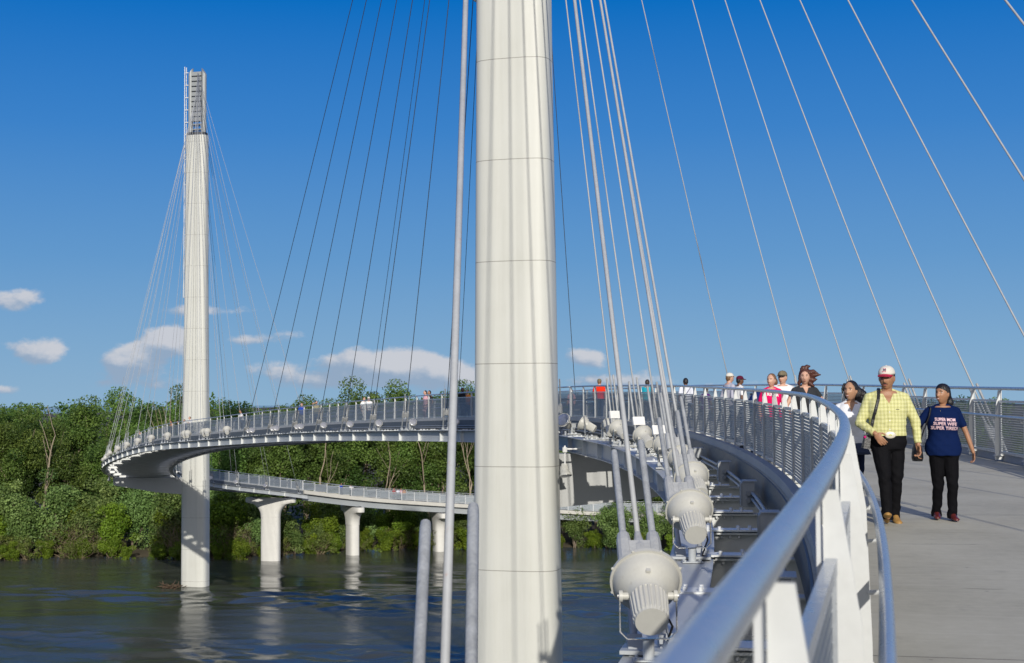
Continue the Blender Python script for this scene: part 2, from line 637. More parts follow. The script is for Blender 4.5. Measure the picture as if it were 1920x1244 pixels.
def water_mat():
    m = bpy.data.materials.new('river_water')
    m.use_nodes = True
    q = NT(m.node_tree)
    b = q.n['Principled BSDF']
    tc = q.add('ShaderNodeTexCoord')
    ob = tc.outputs['Object']

    def mapped(sc, rz=0.0):
        mp = q.add('ShaderNodeMapping')
        q.l.new(ob, mp.inputs[0])
        mp.inputs['Scale'].default_value = sc
        mp.inputs['Rotation'].default_value = (0, 0, rz)
        return mp.outputs[0]
    big = q.noise(mapped((.012, .05, 1), .05), 1.0, 4, .6)
    col = q.ramp(big, [(.35, (.046, .052, .040)), (.65, (.072, .076, .062))])
    q.set(b.inputs['Base Color'], col)
    b.inputs['Roughness'].default_value = .06
    b.inputs['IOR'].default_value = 1.333
    b.inputs['Specular IOR Level'].default_value = .5
    w2 = q.noise(mapped((1.1, 2.4, 1), -.08), 1.0, 4, .6)
    calm = q.smooth(q.noise(mapped((.012, .05, 1), .03), 1.0, 3, .55), .40, .60)
    q.set(b.inputs['Roughness'], q.math('MULTIPLY_ADD', calm, .10, .07))
    bp = q.add('ShaderNodeBump')
    bp.inputs['Strength'].default_value = 1.0
    bp.inputs['Distance'].default_value = 1.0
    q.set(bp.inputs['Height'], q.math('MULTIPLY', w2, q.math('MULTIPLY_ADD', calm, .05, .02)))
    q.l.new(bp.outputs[0], b.inputs['Normal'])
    return m


M['water'] = water_mat()
M['bank'] = mat('bank_earth', (.075, .062, .038), .95, 0, .3, .12, bump=.4, bscale=4)


def bank_y(x):
    return 203.5 + .055 * x + 2.2 * math.sin(x * .07 + 1) + 1.2 * math.sin(x * .19) + 6.0 * math.exp(-((x + 15) / 15) ** 2) - (.0012 * x * x if x < 0 else 0) * .5


# the river is one sheet: real low waves where the picture looks at it, flat beyond
gx = np.r_[-6000, -1500, -400, np.arange(-130, 90.1, .62), 300, 1500, 6000]
gy = np.r_[-4000, -800, 0, np.arange(70, 212.1, .40), 300, 1500, 9000]
X, Y = np.meshgrid(gx, gy)
rw = np.random.default_rng(4)
Z = np.zeros_like(X)
for i in range(34):
    lam = 1.7 * 1.11 ** (i % 17) * rw.uniform(.9, 1.1)
    th = rw.normal(R(80), R(26))
    kx, ky = 2 * math.pi / lam * math.cos(th), 2 * math.pi / lam * math.sin(th)
    Z += .0042 * lam ** .9 * np.sin(kx * X + ky * Y + rw.uniform(0, 6.28) + .8 * np.sin(X * .05 + i) + .6 * np.sin(Y * .09 + 2 * i))
patch = np.zeros_like(X)
for i in range(9):
    patch += np.sin(X * rw.uniform(.012, .05) + rw.uniform(0, 6)) * np.sin(Y * rw.uniform(.06, .24) + X * rw.uniform(-.01, .01) + rw.uniform(0, 6))
patch = 1 / (1 + np.exp(-2.0 * patch))
fade = np.clip((X + 128) / 8, 0, 1) * np.clip((88 - X) / 8, 0, 1) * np.clip((Y - 72) / 6, 0, 1) * np.clip((211 - Y) / 3, 0, 1)
near_bank = np.clip((200 - Y) / 40, .18, 1)
Z *= fade * (.40 + 1.45 * patch) * near_bank
nx_, ny_ = len(gx), len(gy)
V = np.stack([X, Y, Z], -1).reshape(-1, 3)
ii = (np.arange(ny_ - 1)[:, None] * nx_ + np.arange(nx_ - 1)[None, :]).reshape(-1)
F = np.stack([ii, ii + 1, ii + nx_ + 1, ii + nx_], 1)
me = bpy.data.meshes.new('river')
me.vertices.add(len(V))
me.vertices.foreach_set('co', V.reshape(-1))
me.loops.add(F.size)
me.loops.foreach_set('vertex_index', F.reshape(-1).astype(np.int32))
me.polygons.add(len(F))
me.polygons.foreach_set('loop_start', np.arange(0, F.size, 4, dtype=np.int32))
me.polygons.foreach_set('loop_total', np.full(len(F), 4, dtype=np.int32))
me.polygons.foreach_set('use_smooth', [True] * len(F))
me.materials.append(M['water'])
me.update(calc_edges=True)
tag(link('river', me), 'brown and blue river water with slow ripples below the bridge', None, kind='structure')

mb = MB()
xs = list(np.linspace(-900, -150, 16)) + list(np.linspace(-140, 170, 125)) + list(np.linspace(180, 1500, 18))
prof = [(0, -1.2), (2, -.12), (4.5, .3), (8, .9), (30, 1.4), (120, 1.6), (900, 2.0), (6000, 2.0)]
rows = [[Vector((x, bank_y(max(-160, min(170, x))) + dy, z + (random.Random(int(x * 9 + dy)).uniform(-.12, .12) if 0 < dy < 50 else 0))) for x in xs] for dy, z in prof]
n = len(xs)
mb.add([p for r in rows for p in r], [(a * n + i, a * n + i + 1, (a + 1) * n + i + 1, (a + 1) * n + i) for a in range(len(prof) - 1) for i in range(n - 1)])
tag(mb.build('ground', M['bank'], smooth=True), 'flat wooded flood plain along the far bank', None, kind='structure')

# ------------------------------------------------------------------ main bridge deck
S0 = 0.0
BEAM = 2.875


def sweep(prof, s0, s1, step, off=0.0, dz=0.0, mi=0, mb=None, uv=False):
    mb = mb or MB()
    n = max(2, int((s1 - s0) / step) + 1)
    rings = []
    ss = np.linspace(s0, s1, n)
    for s in ss:
        rings.append([P(s, off + a, dz + b) for a, b in prof])
    mb.loft(rings, True, mi)
    if uv:
        k = len(prof)
        # u across, v along, in metres
        for idx in range(len(mb.f)):
            f = mb.f[idx]
            if len(f) == 4:
                mb.uv[idx] = [(prof[i % k][0], float(ss[i // k])) for i in f]
            else:
                mb.uv[idx] = [(0, 0)] * len(f)
    return mb


bridge = empty('footbridge', P(S_NEAR))
tag(bridge, 'long curved grey steel footbridge with concrete walkway hung between the two pylons', 'bridge')
bridge.matrix_world = Matrix.Identity(4)
SE = S_PIER + 1.0
b_ = sweep([(-2.5, -.02), (2.5, -.02), (2.5, -.24), (-2.5, -.24)], S0, SE, 1.0, uv=True)
b_.build('walkway_slab', M['deck'], bridge)
for sd in (-1, 1):
    # kerb under the railing
    sweep([(-.07, -.016), (.07, -.016), (.07, .13), (-.07, .13)], S0, SE, 1.0, off=sd * 2.40, dz=0).build('kerb', M['steel_dull'], bridge)
    # strip added over the slab edge, coloured dark to stand in for shade
    sweep([(-.012, -.025), (.012, -.025), (.012, -.50), (-.012, -.50)], S0, SE, 1.0, off=sd * 2.516).build('edge_shade_strip', M['edge'], bridge)
    # longitudinal stringers under the slab
    sweep([(-.08, -.243), (.08, -.243), (.08, -.51), (-.08, -.51)], S0, SE, 1.5, off=sd * 2.1).build('stringer', M['steel_dull'], bridge)
    # edge girder: I section
    T, D = .022, .56
    I = [(-.26, 0), (.26, 0), (.26, -T), (.012, -T), (.012, -D + T), (.2, -D + T), (.2, -D), (-.2, -D), (-.2, -D + T), (-.012, -D + T), (-.012, -T), (-.26, -T)]
    sweep(I, S0, SE, 1.0, off=sd * GOFF, dz=-.52).build('edge_girder', M['steel'], bridge)


def bolt(mb, x, y, z, r=.02, h=.03, mi=1, axis='z'):
    n = 6
    if axis == 'z':
        ring = lambda k: [Vector((x + r * math.cos(2 * math.pi * i / n), y + r * math.sin(2 * math.pi * i / n), z + k)) for i in range(n)]
    else:
        ring = lambda k: [Vector((x + k, y + r * math.cos(2 * math.pi * i / n), z + r * math.sin(2 * math.pi * i / n))) for i in range(n)]
    a, b = ring(0), ring(h)
    mb.loft([a, b], True, mi)


M['beampaint'] = mat('floor_beam_paint', (.68, .70, .69), .45, 0, .08, 1.3, stain=((.35, .33, .3), .3))


def beam_mesh():
    mb = MB()
    W = GOFF
    z0 = -.545
    # I-beam across, flanges narrow; local x across, y along
    for (c, sz) in (((0, 0, z0 - .012), (2 * W - .06, .22, .024)), ((0, 0, z0 - .40), (2 * W - .06, .20, .022)), ((0, 0, z0 - .207), (2 * W - .06, .016, .366))):
        mb.box(c, sz)
    for sd in (-1, 1):
        x0 = sd * (W - .02)
        # splice plate on top, half on the girder flange
        mb.box((sd * (W - .38), 0, -.510), (1.12, .30, .020))
        for i in range(5):
            for j in (-1, 1):
                if i == 2 and j == 1:
                    continue
                bolt(mb, sd * (W - .02 - .16 * i - (.10 if i > 2 else 0)), j * .075, -.500, .024, .042)
        mb.box((sd * (W - .40), 0, z0 - .418), (.6, .22, .014))
        for i in range(4):
            bolt(mb, sd * (W - .25 - .12 * i), -.06, z0 - .0375 - .035, .02, .035)
            bolt(mb, sd * (W - .25 - .12 * i), .06, z0 - .0375 - .035, .02, .035)
        # gusset between beam and girder
        mb.prism([(sd * (W - .55), z0 - .40), (sd * (W - .013), z0 - .05), (sd * (W - .013), z0 - .41)], .011, .022)
        # web stiffener on the outer face of the girder with its bolts
        mb.box((sd * (W + .085), 0, -.80), (.145, .014, .50))
        mb.box((sd * (W + .019), 0, -.80), (.012, .20, .48))
        for k in range(6):
            for j in (-.055, .055):
                bolt(mb, sd * (W + .019) + (.006 if sd > 0 else -.036), j, -.99 + .076 * k, .018, .03, 1, 'x')
        mb.box((sd * (W + .10), 0, -1.065), (.22, .16, .03))
        bolt(mb, sd * (W + .12), 0, -1.05, .03, .05)
    return mb.mesh('floor_beam', [M['beampaint'], M['bolt']])


bmesh_ = beam_mesh()
nb = int((SE - S0) / BEAM)
BEAMS = [S0 + BEAM * (i + .5) for i in range(nb)]
for s in BEAMS:
    link('floor_beam', bmesh_, bridge, frame(s, pitch=True))

# conduits and junction boxes along the left edge of the walkway
for dz in (-.30, -.40):
    sweep([(.028 * math.cos(2 * math.pi * k / 8), .028 * math.sin(2 * math.pi * k / 8)) for k in range(8)], S0, S_NEAR + 45, 1.0, off=-2.72, dz=dz).build('conduit', M['conduit'], bridge, smooth=True)


def jbox_mesh():
    mb = MB()
    mb.box((0, 0, 0), (.20, .34, .42))
    mb.box((-.108, 0, 0), (.016, .30, .38))
    for y in (-.16, .16):
        mb.box((-.112, y, 0), (.03, .03, .36), mi=1)
    mb.box((.03, 0, .218), (.24, .38, .014))
    for z in (-.1, .02):
        for y in (-1, 1):
            mb.lathe([(0, .045), (.05, .045), (.05, .034), (.09, .034)], (0, y * .17, z), (0, y, 0), 10, 1)
    return mb.mesh('junction_box', [M['box'], M['conduit']])


jb = jbox_mesh()
for i in range(14):
    s = s_at_y(12.2) + 5.75 * i
    o = link('junction_box', jb, None, frame(s, -2.78, -.33))
    tag(o, 'grey junction box under the left walkway edge, %s from the camera' % ORD[i], 'junction box', 'junction boxes along the left edge of the walkway')

# ------------------------------------------------------------------ approach spans (beyond the last cables)
app = empty('approach_bridge')
tag(app, 'low approach span of the footbridge on white piers, running right in front of the trees', 'bridge')
sweep([(-2.5, -.02), (2.5, -.02), (2.5, -.20), (-2.5, -.20)], SE + .03, SMAX - 1, 1.5, uv=True).build('walkway_slab', M['deck'], app)
for sd in (-1, 1):
    sweep([(-.14, .08), (.14, .08), (.14, -.42), (-.14, -.42)], SE + .03, SMAX - 1, 1.5, off=sd * 2.64).build('edge_beam', M['fascia'], app)
    sweep([(-.02, -.20), (.02, -.20), (.02, -1.30), (.2, -1.30), (.2, -1.33), (-.2, -1.33), (-.2, -1.30), (-.02, -1.30)], SE + .03, SMAX - 1, 1.5, off=sd * 2.1).build('girder', M['approach'], app)

# ------------------------------------------------------------------ railings


def post_mesh(inner):
    """inner = +1 when the walkway lies on local +X"""
    mb = MB()
    k = inner
    # outer flange
    mb.box((-.012 * k, 0, .70), (.012, .062, 1.34))
    # web plate, wider lower down, narrow under the top rail
    poly = [(0, .02), (.125 * k, .02), (.125 * k, .22), (.105 * k, .95), (.045 * k, 1.335), (0, 1.335)]
    mb.prism(poly, -.007, .007)
    mb.box((.05 * k, 0, .098), (.20, .12, .014))
    for y in (-.04, .04):
        bolt(mb, .12 * k, y, .103, .012, .02, 0)
    # bracket of the lower hand rail
    mb.tube([(.100 * k, 0, .77), (.155 * k, 0, .775), (.172 * k, 0, .83)], .011, 6)
    return mb.mesh('post', M['post'])


def panel_mesh(inner, fine=False, length=1.0):
    """unit length along y; frame and woven bars"""
    mb = MB()
    k = inner
    z0, z1 = .17, 1.13
    x = .022 * k
    h = .5
    for z in (z0, z1):
        mb.box((x, 0, z), (.034, .986, .045), mi=1)
    for y in (-.478, .478):
        mb.box((x, y, (z0 + z1) / 2), (.030, .022, z1 - z0 - .05), mi=1)
    nz = 21
    for i in range(nz):
        z = z0 + .05 + (z1 - z0 - .10) * i / (nz - 1)
        mb.box((x, 0, z), (.006, .930, .016 if fine == 2 else .033))
    if fine:
        ny = 24
        for i in range(ny):
            y = -.45 + .9 * i / (ny - 1)
            mb.box((x + .0065 * k, y, (z0 + z1) / 2), (.005, .011, z1 - z0 - .06))
    return mb.mesh('mesh_panel', [M['mesh'], M['rail']])


POSTM = {k: post_mesh(k) for k in (1, -1)}
PANELM = {(k, f): panel_mesh(k, f) for k in (1, -1) for f in (0, 1, 2)}
PITCH = 5.75 / 3


def railing(s0, s1, side, label, top_r=.031, coarse=False, off=None, fine=True):
    """side -1: left edge of the walkway (walkway on +X)"""
    off = off if off is not None else side * HALF
    t = empty('railing', P((s0 + s1) / 2, off))
    t.matrix_world = Matrix.Identity(4)
    tag(t, label, 'railing', 'railings of the footbridge')
    k = -side
    n = int(round((s1 - s0) / PITCH))
    ss = [s0 + (s1 - s0) * i / n for i in range(n + 1)]
    fs = np.linspace(s0, s1, int((s1 - s0) / .5) + 2)
    mb = MB()
    mb.tube([P(s, off, 1.37) for s in fs], top_r, 12)
    mb.build('top_rail', M['rail'], t, smooth=True)
    mb = MB()
    mb.tube([P(s, off + k * .172, .855) for s in fs], .026, 10)
    mb.build('hand_rail', M['rail'], t, smooth=True)
    for s in ss:
        link('post', POSTM[k], t, frame(s, off, pitch=False))
    for a, b in zip(ss[:-1], ss[1:]):
        A, B = P(a, off), P(b, off)
        d = B - A
        L = math.hypot(d.x, d.y)
        mw = Matrix.Translation((A + B) / 2) @ Matrix.Rotation(math.atan2(-d.x, d.y), 4, 'Z')
        sh = Matrix.Identity(4)
        sh[2][1] = d.z / L           # follow the gradient, bars stay upright
        mw = mw @ sh @ Matrix.Diagonal((1, L - .03, 1, 1))
        o = link('mesh_panel', PANELM[(k, int(fine))], t)
        o.matrix_local = mw
    return t


S_A = S_NEAR + 8.0
S_LOOP = s_at_y(152)
railing(S0 + 1.6, S_A, -1, 'left railing, blurred near the camera and curving away past the three walkers', fine=0)
railing(S0 + .4, S_A, 1, 'right-hand railing behind the woman in the navy shirt', fine=2)
railing(S_A + .12, S_LOOP, -1, 'sunlit railing along the near side of the far span, left of the near pylon', fine=False)
railing(S_A + .12, S_LOOP, 1, 'tree-side railing of the far span, seen through the nearer railing', fine=False)
railing(S_LOOP + .12, SE, -1, 'railing round the outside of the bend behind the left pylon', fine=False)
railing(S_LOOP + .12, SE, 1, 'railing round the inside of the bend hugging the left pylon', fine=False)
railing(SE + .12, min(SMAX - 2, SE + 132), 1, 'railing on the near side of the low approach span above the white piers', fine=False)
railing(SE + .12, min(SMAX - 2, SE + 132), -1, 'railing on the tree side of the low approach span above the white piers', fine=False)

# ------------------------------------------------------------------ pylons


def pylon_ring(z, w, dp, rot, cx=0, cy=0, n=72, flute=.013):
    out = []
    for i in range(n):
        a = 2 * math.pi * i / n
        c, s = math.cos(a), math.sin(a)
        e = 2 / 3.4
        x = w * math.copysign(abs(c) ** e, c)
        y = dp * math.copysign(abs(s) ** e, s)
        # shallow vertical flutes on the broad faces
        if abs(c) < .985:
            y -= math.copysign(flute * (.5 - .5 * math.cos(x / w * math.pi * 5.0)) * min(1, (1 - abs(x / w)) * 6), y)
        X = x * math.cos(rot) - y * math.sin(rot)
        Y = x * math.sin(rot) + y * math.cos(rot)
        out.append(Vector((cx + X, cy + Y, z)))
    return out


PYL_TOP = EYE + 31.9
MAST_TOP = EYE + 40.1


def width_at(z):
    return float(np.interp(z, (0, 12, 20, 35, 53), (3.36, 3.33, 3.17, 2.88, 2.74)))     # apparent width in metres


def pylon(loc, rot, label, beam_dir, ladder0):
    t = empty('bridge_pylon', loc)
    tag(t, label, 'bridge pylon', 'pylons of the footbridge')
    mb = MB()
    q = abs(math.cos(rot)) + abs(math.sin(rot)) * .62
    rings = []
    for z in np.linspace(-3, PYL_TOP, 40):
        w = width_at(max(z, 0)) / 2 / q * 1.085
        rings.append(pylon_ring(z, w, w * .60, rot, n=144))
    mb.loft(rings)
    mb.build('shaft', M['pylon'], t, smooth=True, angle=40)
    # dark collar and the open steel head with its two slanted tubes
    w = width_at(PYL_TOP) / 2 / q
    mb = MB()
    mb.loft([pylon_ring(PYL_TOP + .004, w * 1.01, w * .63, rot, flute=0), pylon_ring(PYL_TOP + .34, w * .99, w * .6, rot, flute=0)])
    mb.build('collar', M['dark'], t)
    ca, sa = math.cos(rot), math.sin(rot)
    lx = w * .70
    for sd in (-1, 1):
        mb = MB()
        rings = []
        r = .30
        z0, z1 = PYL_TOP + .30, MAST_TOP
        for z in (z0, z1 - 1.2):
            rings.append([(r * math.cos(2 * math.pi * k / 20), r * math.sin(2 * math.pi * k / 20), z) for k in range(20)])
        # slanted cut: the outer side is lower
        rings.append([(r * math.cos(2 * math.pi * k / 20), r * math.sin(2 * math.pi * k / 20), z1 - .45 - sd * math.cos(2 * math.pi * k / 20) * .45) for k in range(20)])
        rings = [[Vector(((sd * lx + p[0]) * ca - p[1] * sa, (sd * lx + p[0]) * sa + p[1] * ca, p[2])) for p in rg] for rg in rings]
        mb.loft(rings)
        mb.build('mast_tube', M['pylonhead'], t, smooth=True, angle=35)
    rm = Matrix.Rotation(rot, 3, 'Z')
    for i in range(12):
        mb = MB()
        z = PYL_TOP + .75 + i * .61
        mb.box(rm @ Vector((0, 0, 0)) + Vector((0, 0, z)), (2 * lx - .5, .62, .46 if i > 1 else .12), rm.to_4x4().to_3x3())
        mb.box(rm @ Vector((0, -.33, 0)) + Vector((0, 0, z - .27)), (2 * lx - .48, .10, .05), rm, mi=1)
        mb.build('anchor_plate', [M['pylonhead'], M['dark']], t)
    if True:
        mb = MB()
        for sd in (-.22, .22):
            pts = [Vector((-w - .34, sd, z)) for z in (EYE + ladder0, MAST_TOP + .2)]
            mb.tube([rm @ p for p in pts], .045, 6)
        z = EYE + ladder0
        while z < MAST_TOP:
            mb.tube([rm @ Vector((-w - .34, -.22, z)), rm @ Vector((-w - .34, .22, z))], .03, 5)
            z += .42
        z = EYE + ladder0 + .1
        while z < MAST_TOP:
            mb.tube([rm @ Vector((-w - .36, 0, z)), rm @ Vector((-w + .05, 0, z))], .05, 5)
            z += 1.5
        mb.build('ladder', M['white'], t)
    # tapered cross beam that carries the deck
    bl, ang, ztop, yo = beam_dir
    mb = MB()
    D = Vector((math.cos(ang), math.sin(ang), 0))
    N = Vector((-math.sin(ang), math.cos(ang), 0))
    for a0, a1 in ((.6, bl),):
        rings = []
        for a, dep in ((a0, 2.05), (a0 + .45 * (a1 - a0), 1.70), (a1 - .3, .95), (a1, .85)):
            z = ztop
            hw = .55
            rings.append([Vector((0, yo, 0)) + q_ for q_ in (D * a + N * hw + Vector((0, 0, z)), D * a - N * hw + Vector((0, 0, z)), D * a - N * hw * .8 + Vector((0, 0, z - dep)), D * a + N * hw * .8 + Vector((0, 0, z - dep)))])
        mb.loft(rings)
    o = mb.build('cross_beam', M['beam'], t)
    return t


M['pylonhead'] = mat('pylon_head_steel', (.30, .32, .33), .45, .1, .1, 1.5)
M['beam'] = mat('cross_beam_paint', (.44, .45, .445), .5, 0, .06, .6)
NEAR = Vector((.15, 52.2, 0))
FAR = Vector((-37.55, 169.0, 0))
pylon(NEAR, R(-16), 'huge white steel pylon in the centre, with panel seams, filling the height of the picture', (9.6, R(4), P(S_NEAR).z - 1.12, .85), 15.0)
sl = s_at_y(171)
pylon(FAR, R(-14), 'slender white pylon standing in the river on the left with open steel head', (9.8, R(176), 12.75, 0.0), 12.5)

# floodlight that hangs on the right edge of the near pylon is built with the other floodlights

# ------------------------------------------------------------------ piers of the approach


def pier(loc, rot, w, top, cap_w, label, dia):
    t = empty('bridge_pier', loc)
    tag(t, label, 'bridge pier', 'white piers of the approach span')
    mb = MB()
    rm = Matrix.Rotation(rot, 3, 'Z')
    n = 28
    e = .62

    def ring(z, hx, hy):
        o = []
        for k in range(n):
            a = 2 * math.pi * k / n
            c, s_ = math.cos(a), math.sin(a)
            o.append(rm @ Vector((hx * math.copysign(abs(c) ** e, c), hy * math.copysign(abs(s_) ** e, s_), z)))
        return o
    mb.loft([ring(-3, dia / 2, .75), ring(top - 2.6, dia / 2, .75)])
    mb.build('column', M['pier'], t, smooth=True, angle=50)
    mb = MB()
    prof = []
    for u in np.linspace(0, 1, 10):
        hx = dia / 2 * 1.01 + (cap_w / 2 - dia / 2) * (1 - math.sqrt(max(0, 1 - u ** 2.2)))
        prof.append((top - 2.6 + u * 1.95, hx))
    rings = [ring(z, hx, .80) for z, hx in prof] + [ring(top - .3, cap_w / 2 + .05, .80), ring(top, cap_w / 2, .78)]
    mb.loft(rings)
    mb.build('pier_cap', M['pier'], t, smooth=True, angle=50)
    mb = MB()
    for x in (-2.1, 2.1):
        mb.box(rm @ Vector((x, 0, top + .05)), (.7, .7, .12), rm)
    mb.build('bearing', M['dark'], t)


for (sx, y, rot, dia, cap, lab) in ((-33.3, 195.6, -12, 2.65, 7.1, 'first white hammerhead pier in the water, right of the left pylon'),
                                    (-22.9, 202.6, -62, 2.6, 7.0, 'second white hammerhead pier, slimmer in view, midway to the near pylon'),
                                    (-10.75, 206.6, -72, 2.6, 7.0, 'third white pier, partly hidden by the blurred cable left of the near pylon'),
                                    (1.5, 209.2, -80, 2.6, 7.0, 'fourth white pier, mostly hidden behind the near pylon')):
    k = float(np.argmin(np.hypot(PATH[:, 0] - sx, PATH[:, 1] - y))) * PSTEP
    p = P(k)
    pier((p.x, p.y, 0), R(rot), 0, p.z - 1.42, cap, lab, dia)
# ------------------------------------------------------------------ stay cables
ST0 = s_at_y(5.6, -GOFF)
STEP = 5.75


def cable(s, side, mast, mast_r, label, group, white=False, red=False, simple=False, shift=None, nudge=0.0, dark=False):
    """rods, clevis block and strand from the edge girder up to a mast"""
    A = P(s + .3, side * GOFF + nudge, -.50)
    dist = math.hypot(mast.x - A.x, mast.y - A.y)
    zt = EYE + 34.2 + 5.2 * min(1.0, dist / 52.0)
    h = Vector((A.x - mast.x, A.y - mast.y, 0)).normalized()
    Bp = Vector((mast.x, mast.y, zt)) + h * .55
    if shift is not None:
        Bp.x = mast.x + shift
    D = (Bp - A)
    L = D.length
    D.normalize()
    side_v = D.cross(Vector((0, 0, 1))).normalized()
    up_v = side_v.cross(D).normalized()
    t = empty('stay_cable', A)
    t.matrix_world = Matrix.Identity(4)
    tag(t, label, 'stay cable', group)
    mb = MB()
    n = 14
    pts = []
    for i in range(n + 1):
        u = i / n
        q = A + D * (1.0 + (L - 1.0) * u)
        q = q - Vector((0, 0, 1)) * (4 * u * (1 - u) * L * L * (.00013 if side > 0 else .00006))
        pts.append(q)
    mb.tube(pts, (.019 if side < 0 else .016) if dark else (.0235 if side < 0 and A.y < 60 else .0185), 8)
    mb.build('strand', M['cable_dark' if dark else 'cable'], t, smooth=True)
    for sd in (-1, 1):
        mb = MB()
        o = side_v * (.125 * sd)
        a, b = A + o - D * .12, A + o + D * (2.28 if sd > 0 else 2.16)
        mb.tube([a, a + D * .2, a + D * .21, b - D * .05, b - D * .012, b], [.042, .042, .031, .031, .027, .012], 10)
        mb.build('anchor_rod', M['rod'], t, smooth=True, angle=40)
    mb = MB()
    rm = Matrix((side_v, up_v, D)).transposed()
    mb.box(A + D * .98, (.34, .085, .24) if white else (.30, .10, .20), rm)
    for sd in (-1, 1) if not white else ():
        o = A + side_v * (.125 * sd)
        mb.tube([o + D * .82, o + D * 1.10, o + D * 1.18, o + D * 1.2], [.066, .064, .052, .034], 12)
    if not white:
        mb.tube([A + D * .85, A + D * 1.04, A + D * 1.14, A + D * 1.2], [.066, .060, .036, .026], 12)
    mb.build('socket_block', M['white'] if white else M['anchor'], t)
    if red:
        mb = MB()
        mb.box(A + D * .98 - up_v * .046, (.035, .006, .22), rm)
        mb.build('paint_mark', M['redmark'], t)
    mb = MB()
    mb.box(A + Vector((0, 0, .012)), (.46, .34, .03), Matrix.Rotation(heading(s), 3, 'Z'))
    for sd in (-1, 1):
        mb.box(A + side_v * (.125 * sd) + D * .02, (.12, .10, .22), rm)
    mb.build('base_bracket', M['steel'], t)
    return t


S_SPLIT = s_at_y(109)
near_side = {-1: [], 1: []}
i = -1
k = 0
stations = [ST0 + STEP * i for i in range(0, int((S_PIER - ST0) / STEP) + 1)]
cnt = {}
for s in stations:
    y = P(s).y
    for side in (-1, 1):
        if abs(s - S_NEAR) < 4.0 and side < 0:
            continue
        if s < S_NEAR:
            key = ('back', side)
            cnt[key] = cnt.get(key, 0) + 1
            n = cnt[key] - 1
            if side < 0:
                lab = ('blurred grey stay cable just left of the near pylon, between two blunt rods' if n == 0 else
                       'thick grey stay cable on the left girder, %s beyond the blurred one' % ORD[n - 1])
            else:
                lab = 'thin pale stay cable rising behind the right railing, %s from the camera end' % ORD[n]
            cable(s if side < 0 else s - 1.9, side, NEAR, .5, lab, 'stay cables of the near pylon', white=(side < 0 and y > 30), red=(side < 0 and y > 30), shift=(-.95 if (n == 0 and side < 0) else (-.25 if side < 0 else 1.5)), nudge=((-.21, -.05)[n] if side < 0 and n < 2 else 0.0))
        elif s < S_SPLIT:
            key = ('mid', side)
            cnt[key] = cnt.get(key, 0) + 1
            n = cnt[key] - 1
            if side > 0 and n % 3 != 0:
                continue
            n = n if side < 0 else n // 3
            lab = (('dark' if s > S_NEAR + 9 else 'pale') + ' stay cable from near pylon to the %s edge of far span, %s from pylon' % ('camera-side' if side < 0 else 'tree-side', ORD[n]))
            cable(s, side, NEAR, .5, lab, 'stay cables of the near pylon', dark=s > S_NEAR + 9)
        else:
            if abs(s - sl) < 2.5 and side > 0:
                continue
            key = ('far', side)
            cnt[key] = cnt.get(key, 0) + 1
            n = cnt[key] - 1
            where = 'outer' if side < 0 else 'inner'
            lab = 'fine stay cable from left pylon to %s edge of the bend, %s from its right' % (where, ORD[n])
            cable(s, side, FAR, .5, lab, 'stay cables of the left pylon')

# ------------------------------------------------------------------ floodlights


def u_(ax):
    return ax.cross(Vector((1, 0, 0))).normalized() * (1 if ax.cross(Vector((1, 0, 0))).z > 0 else -1)


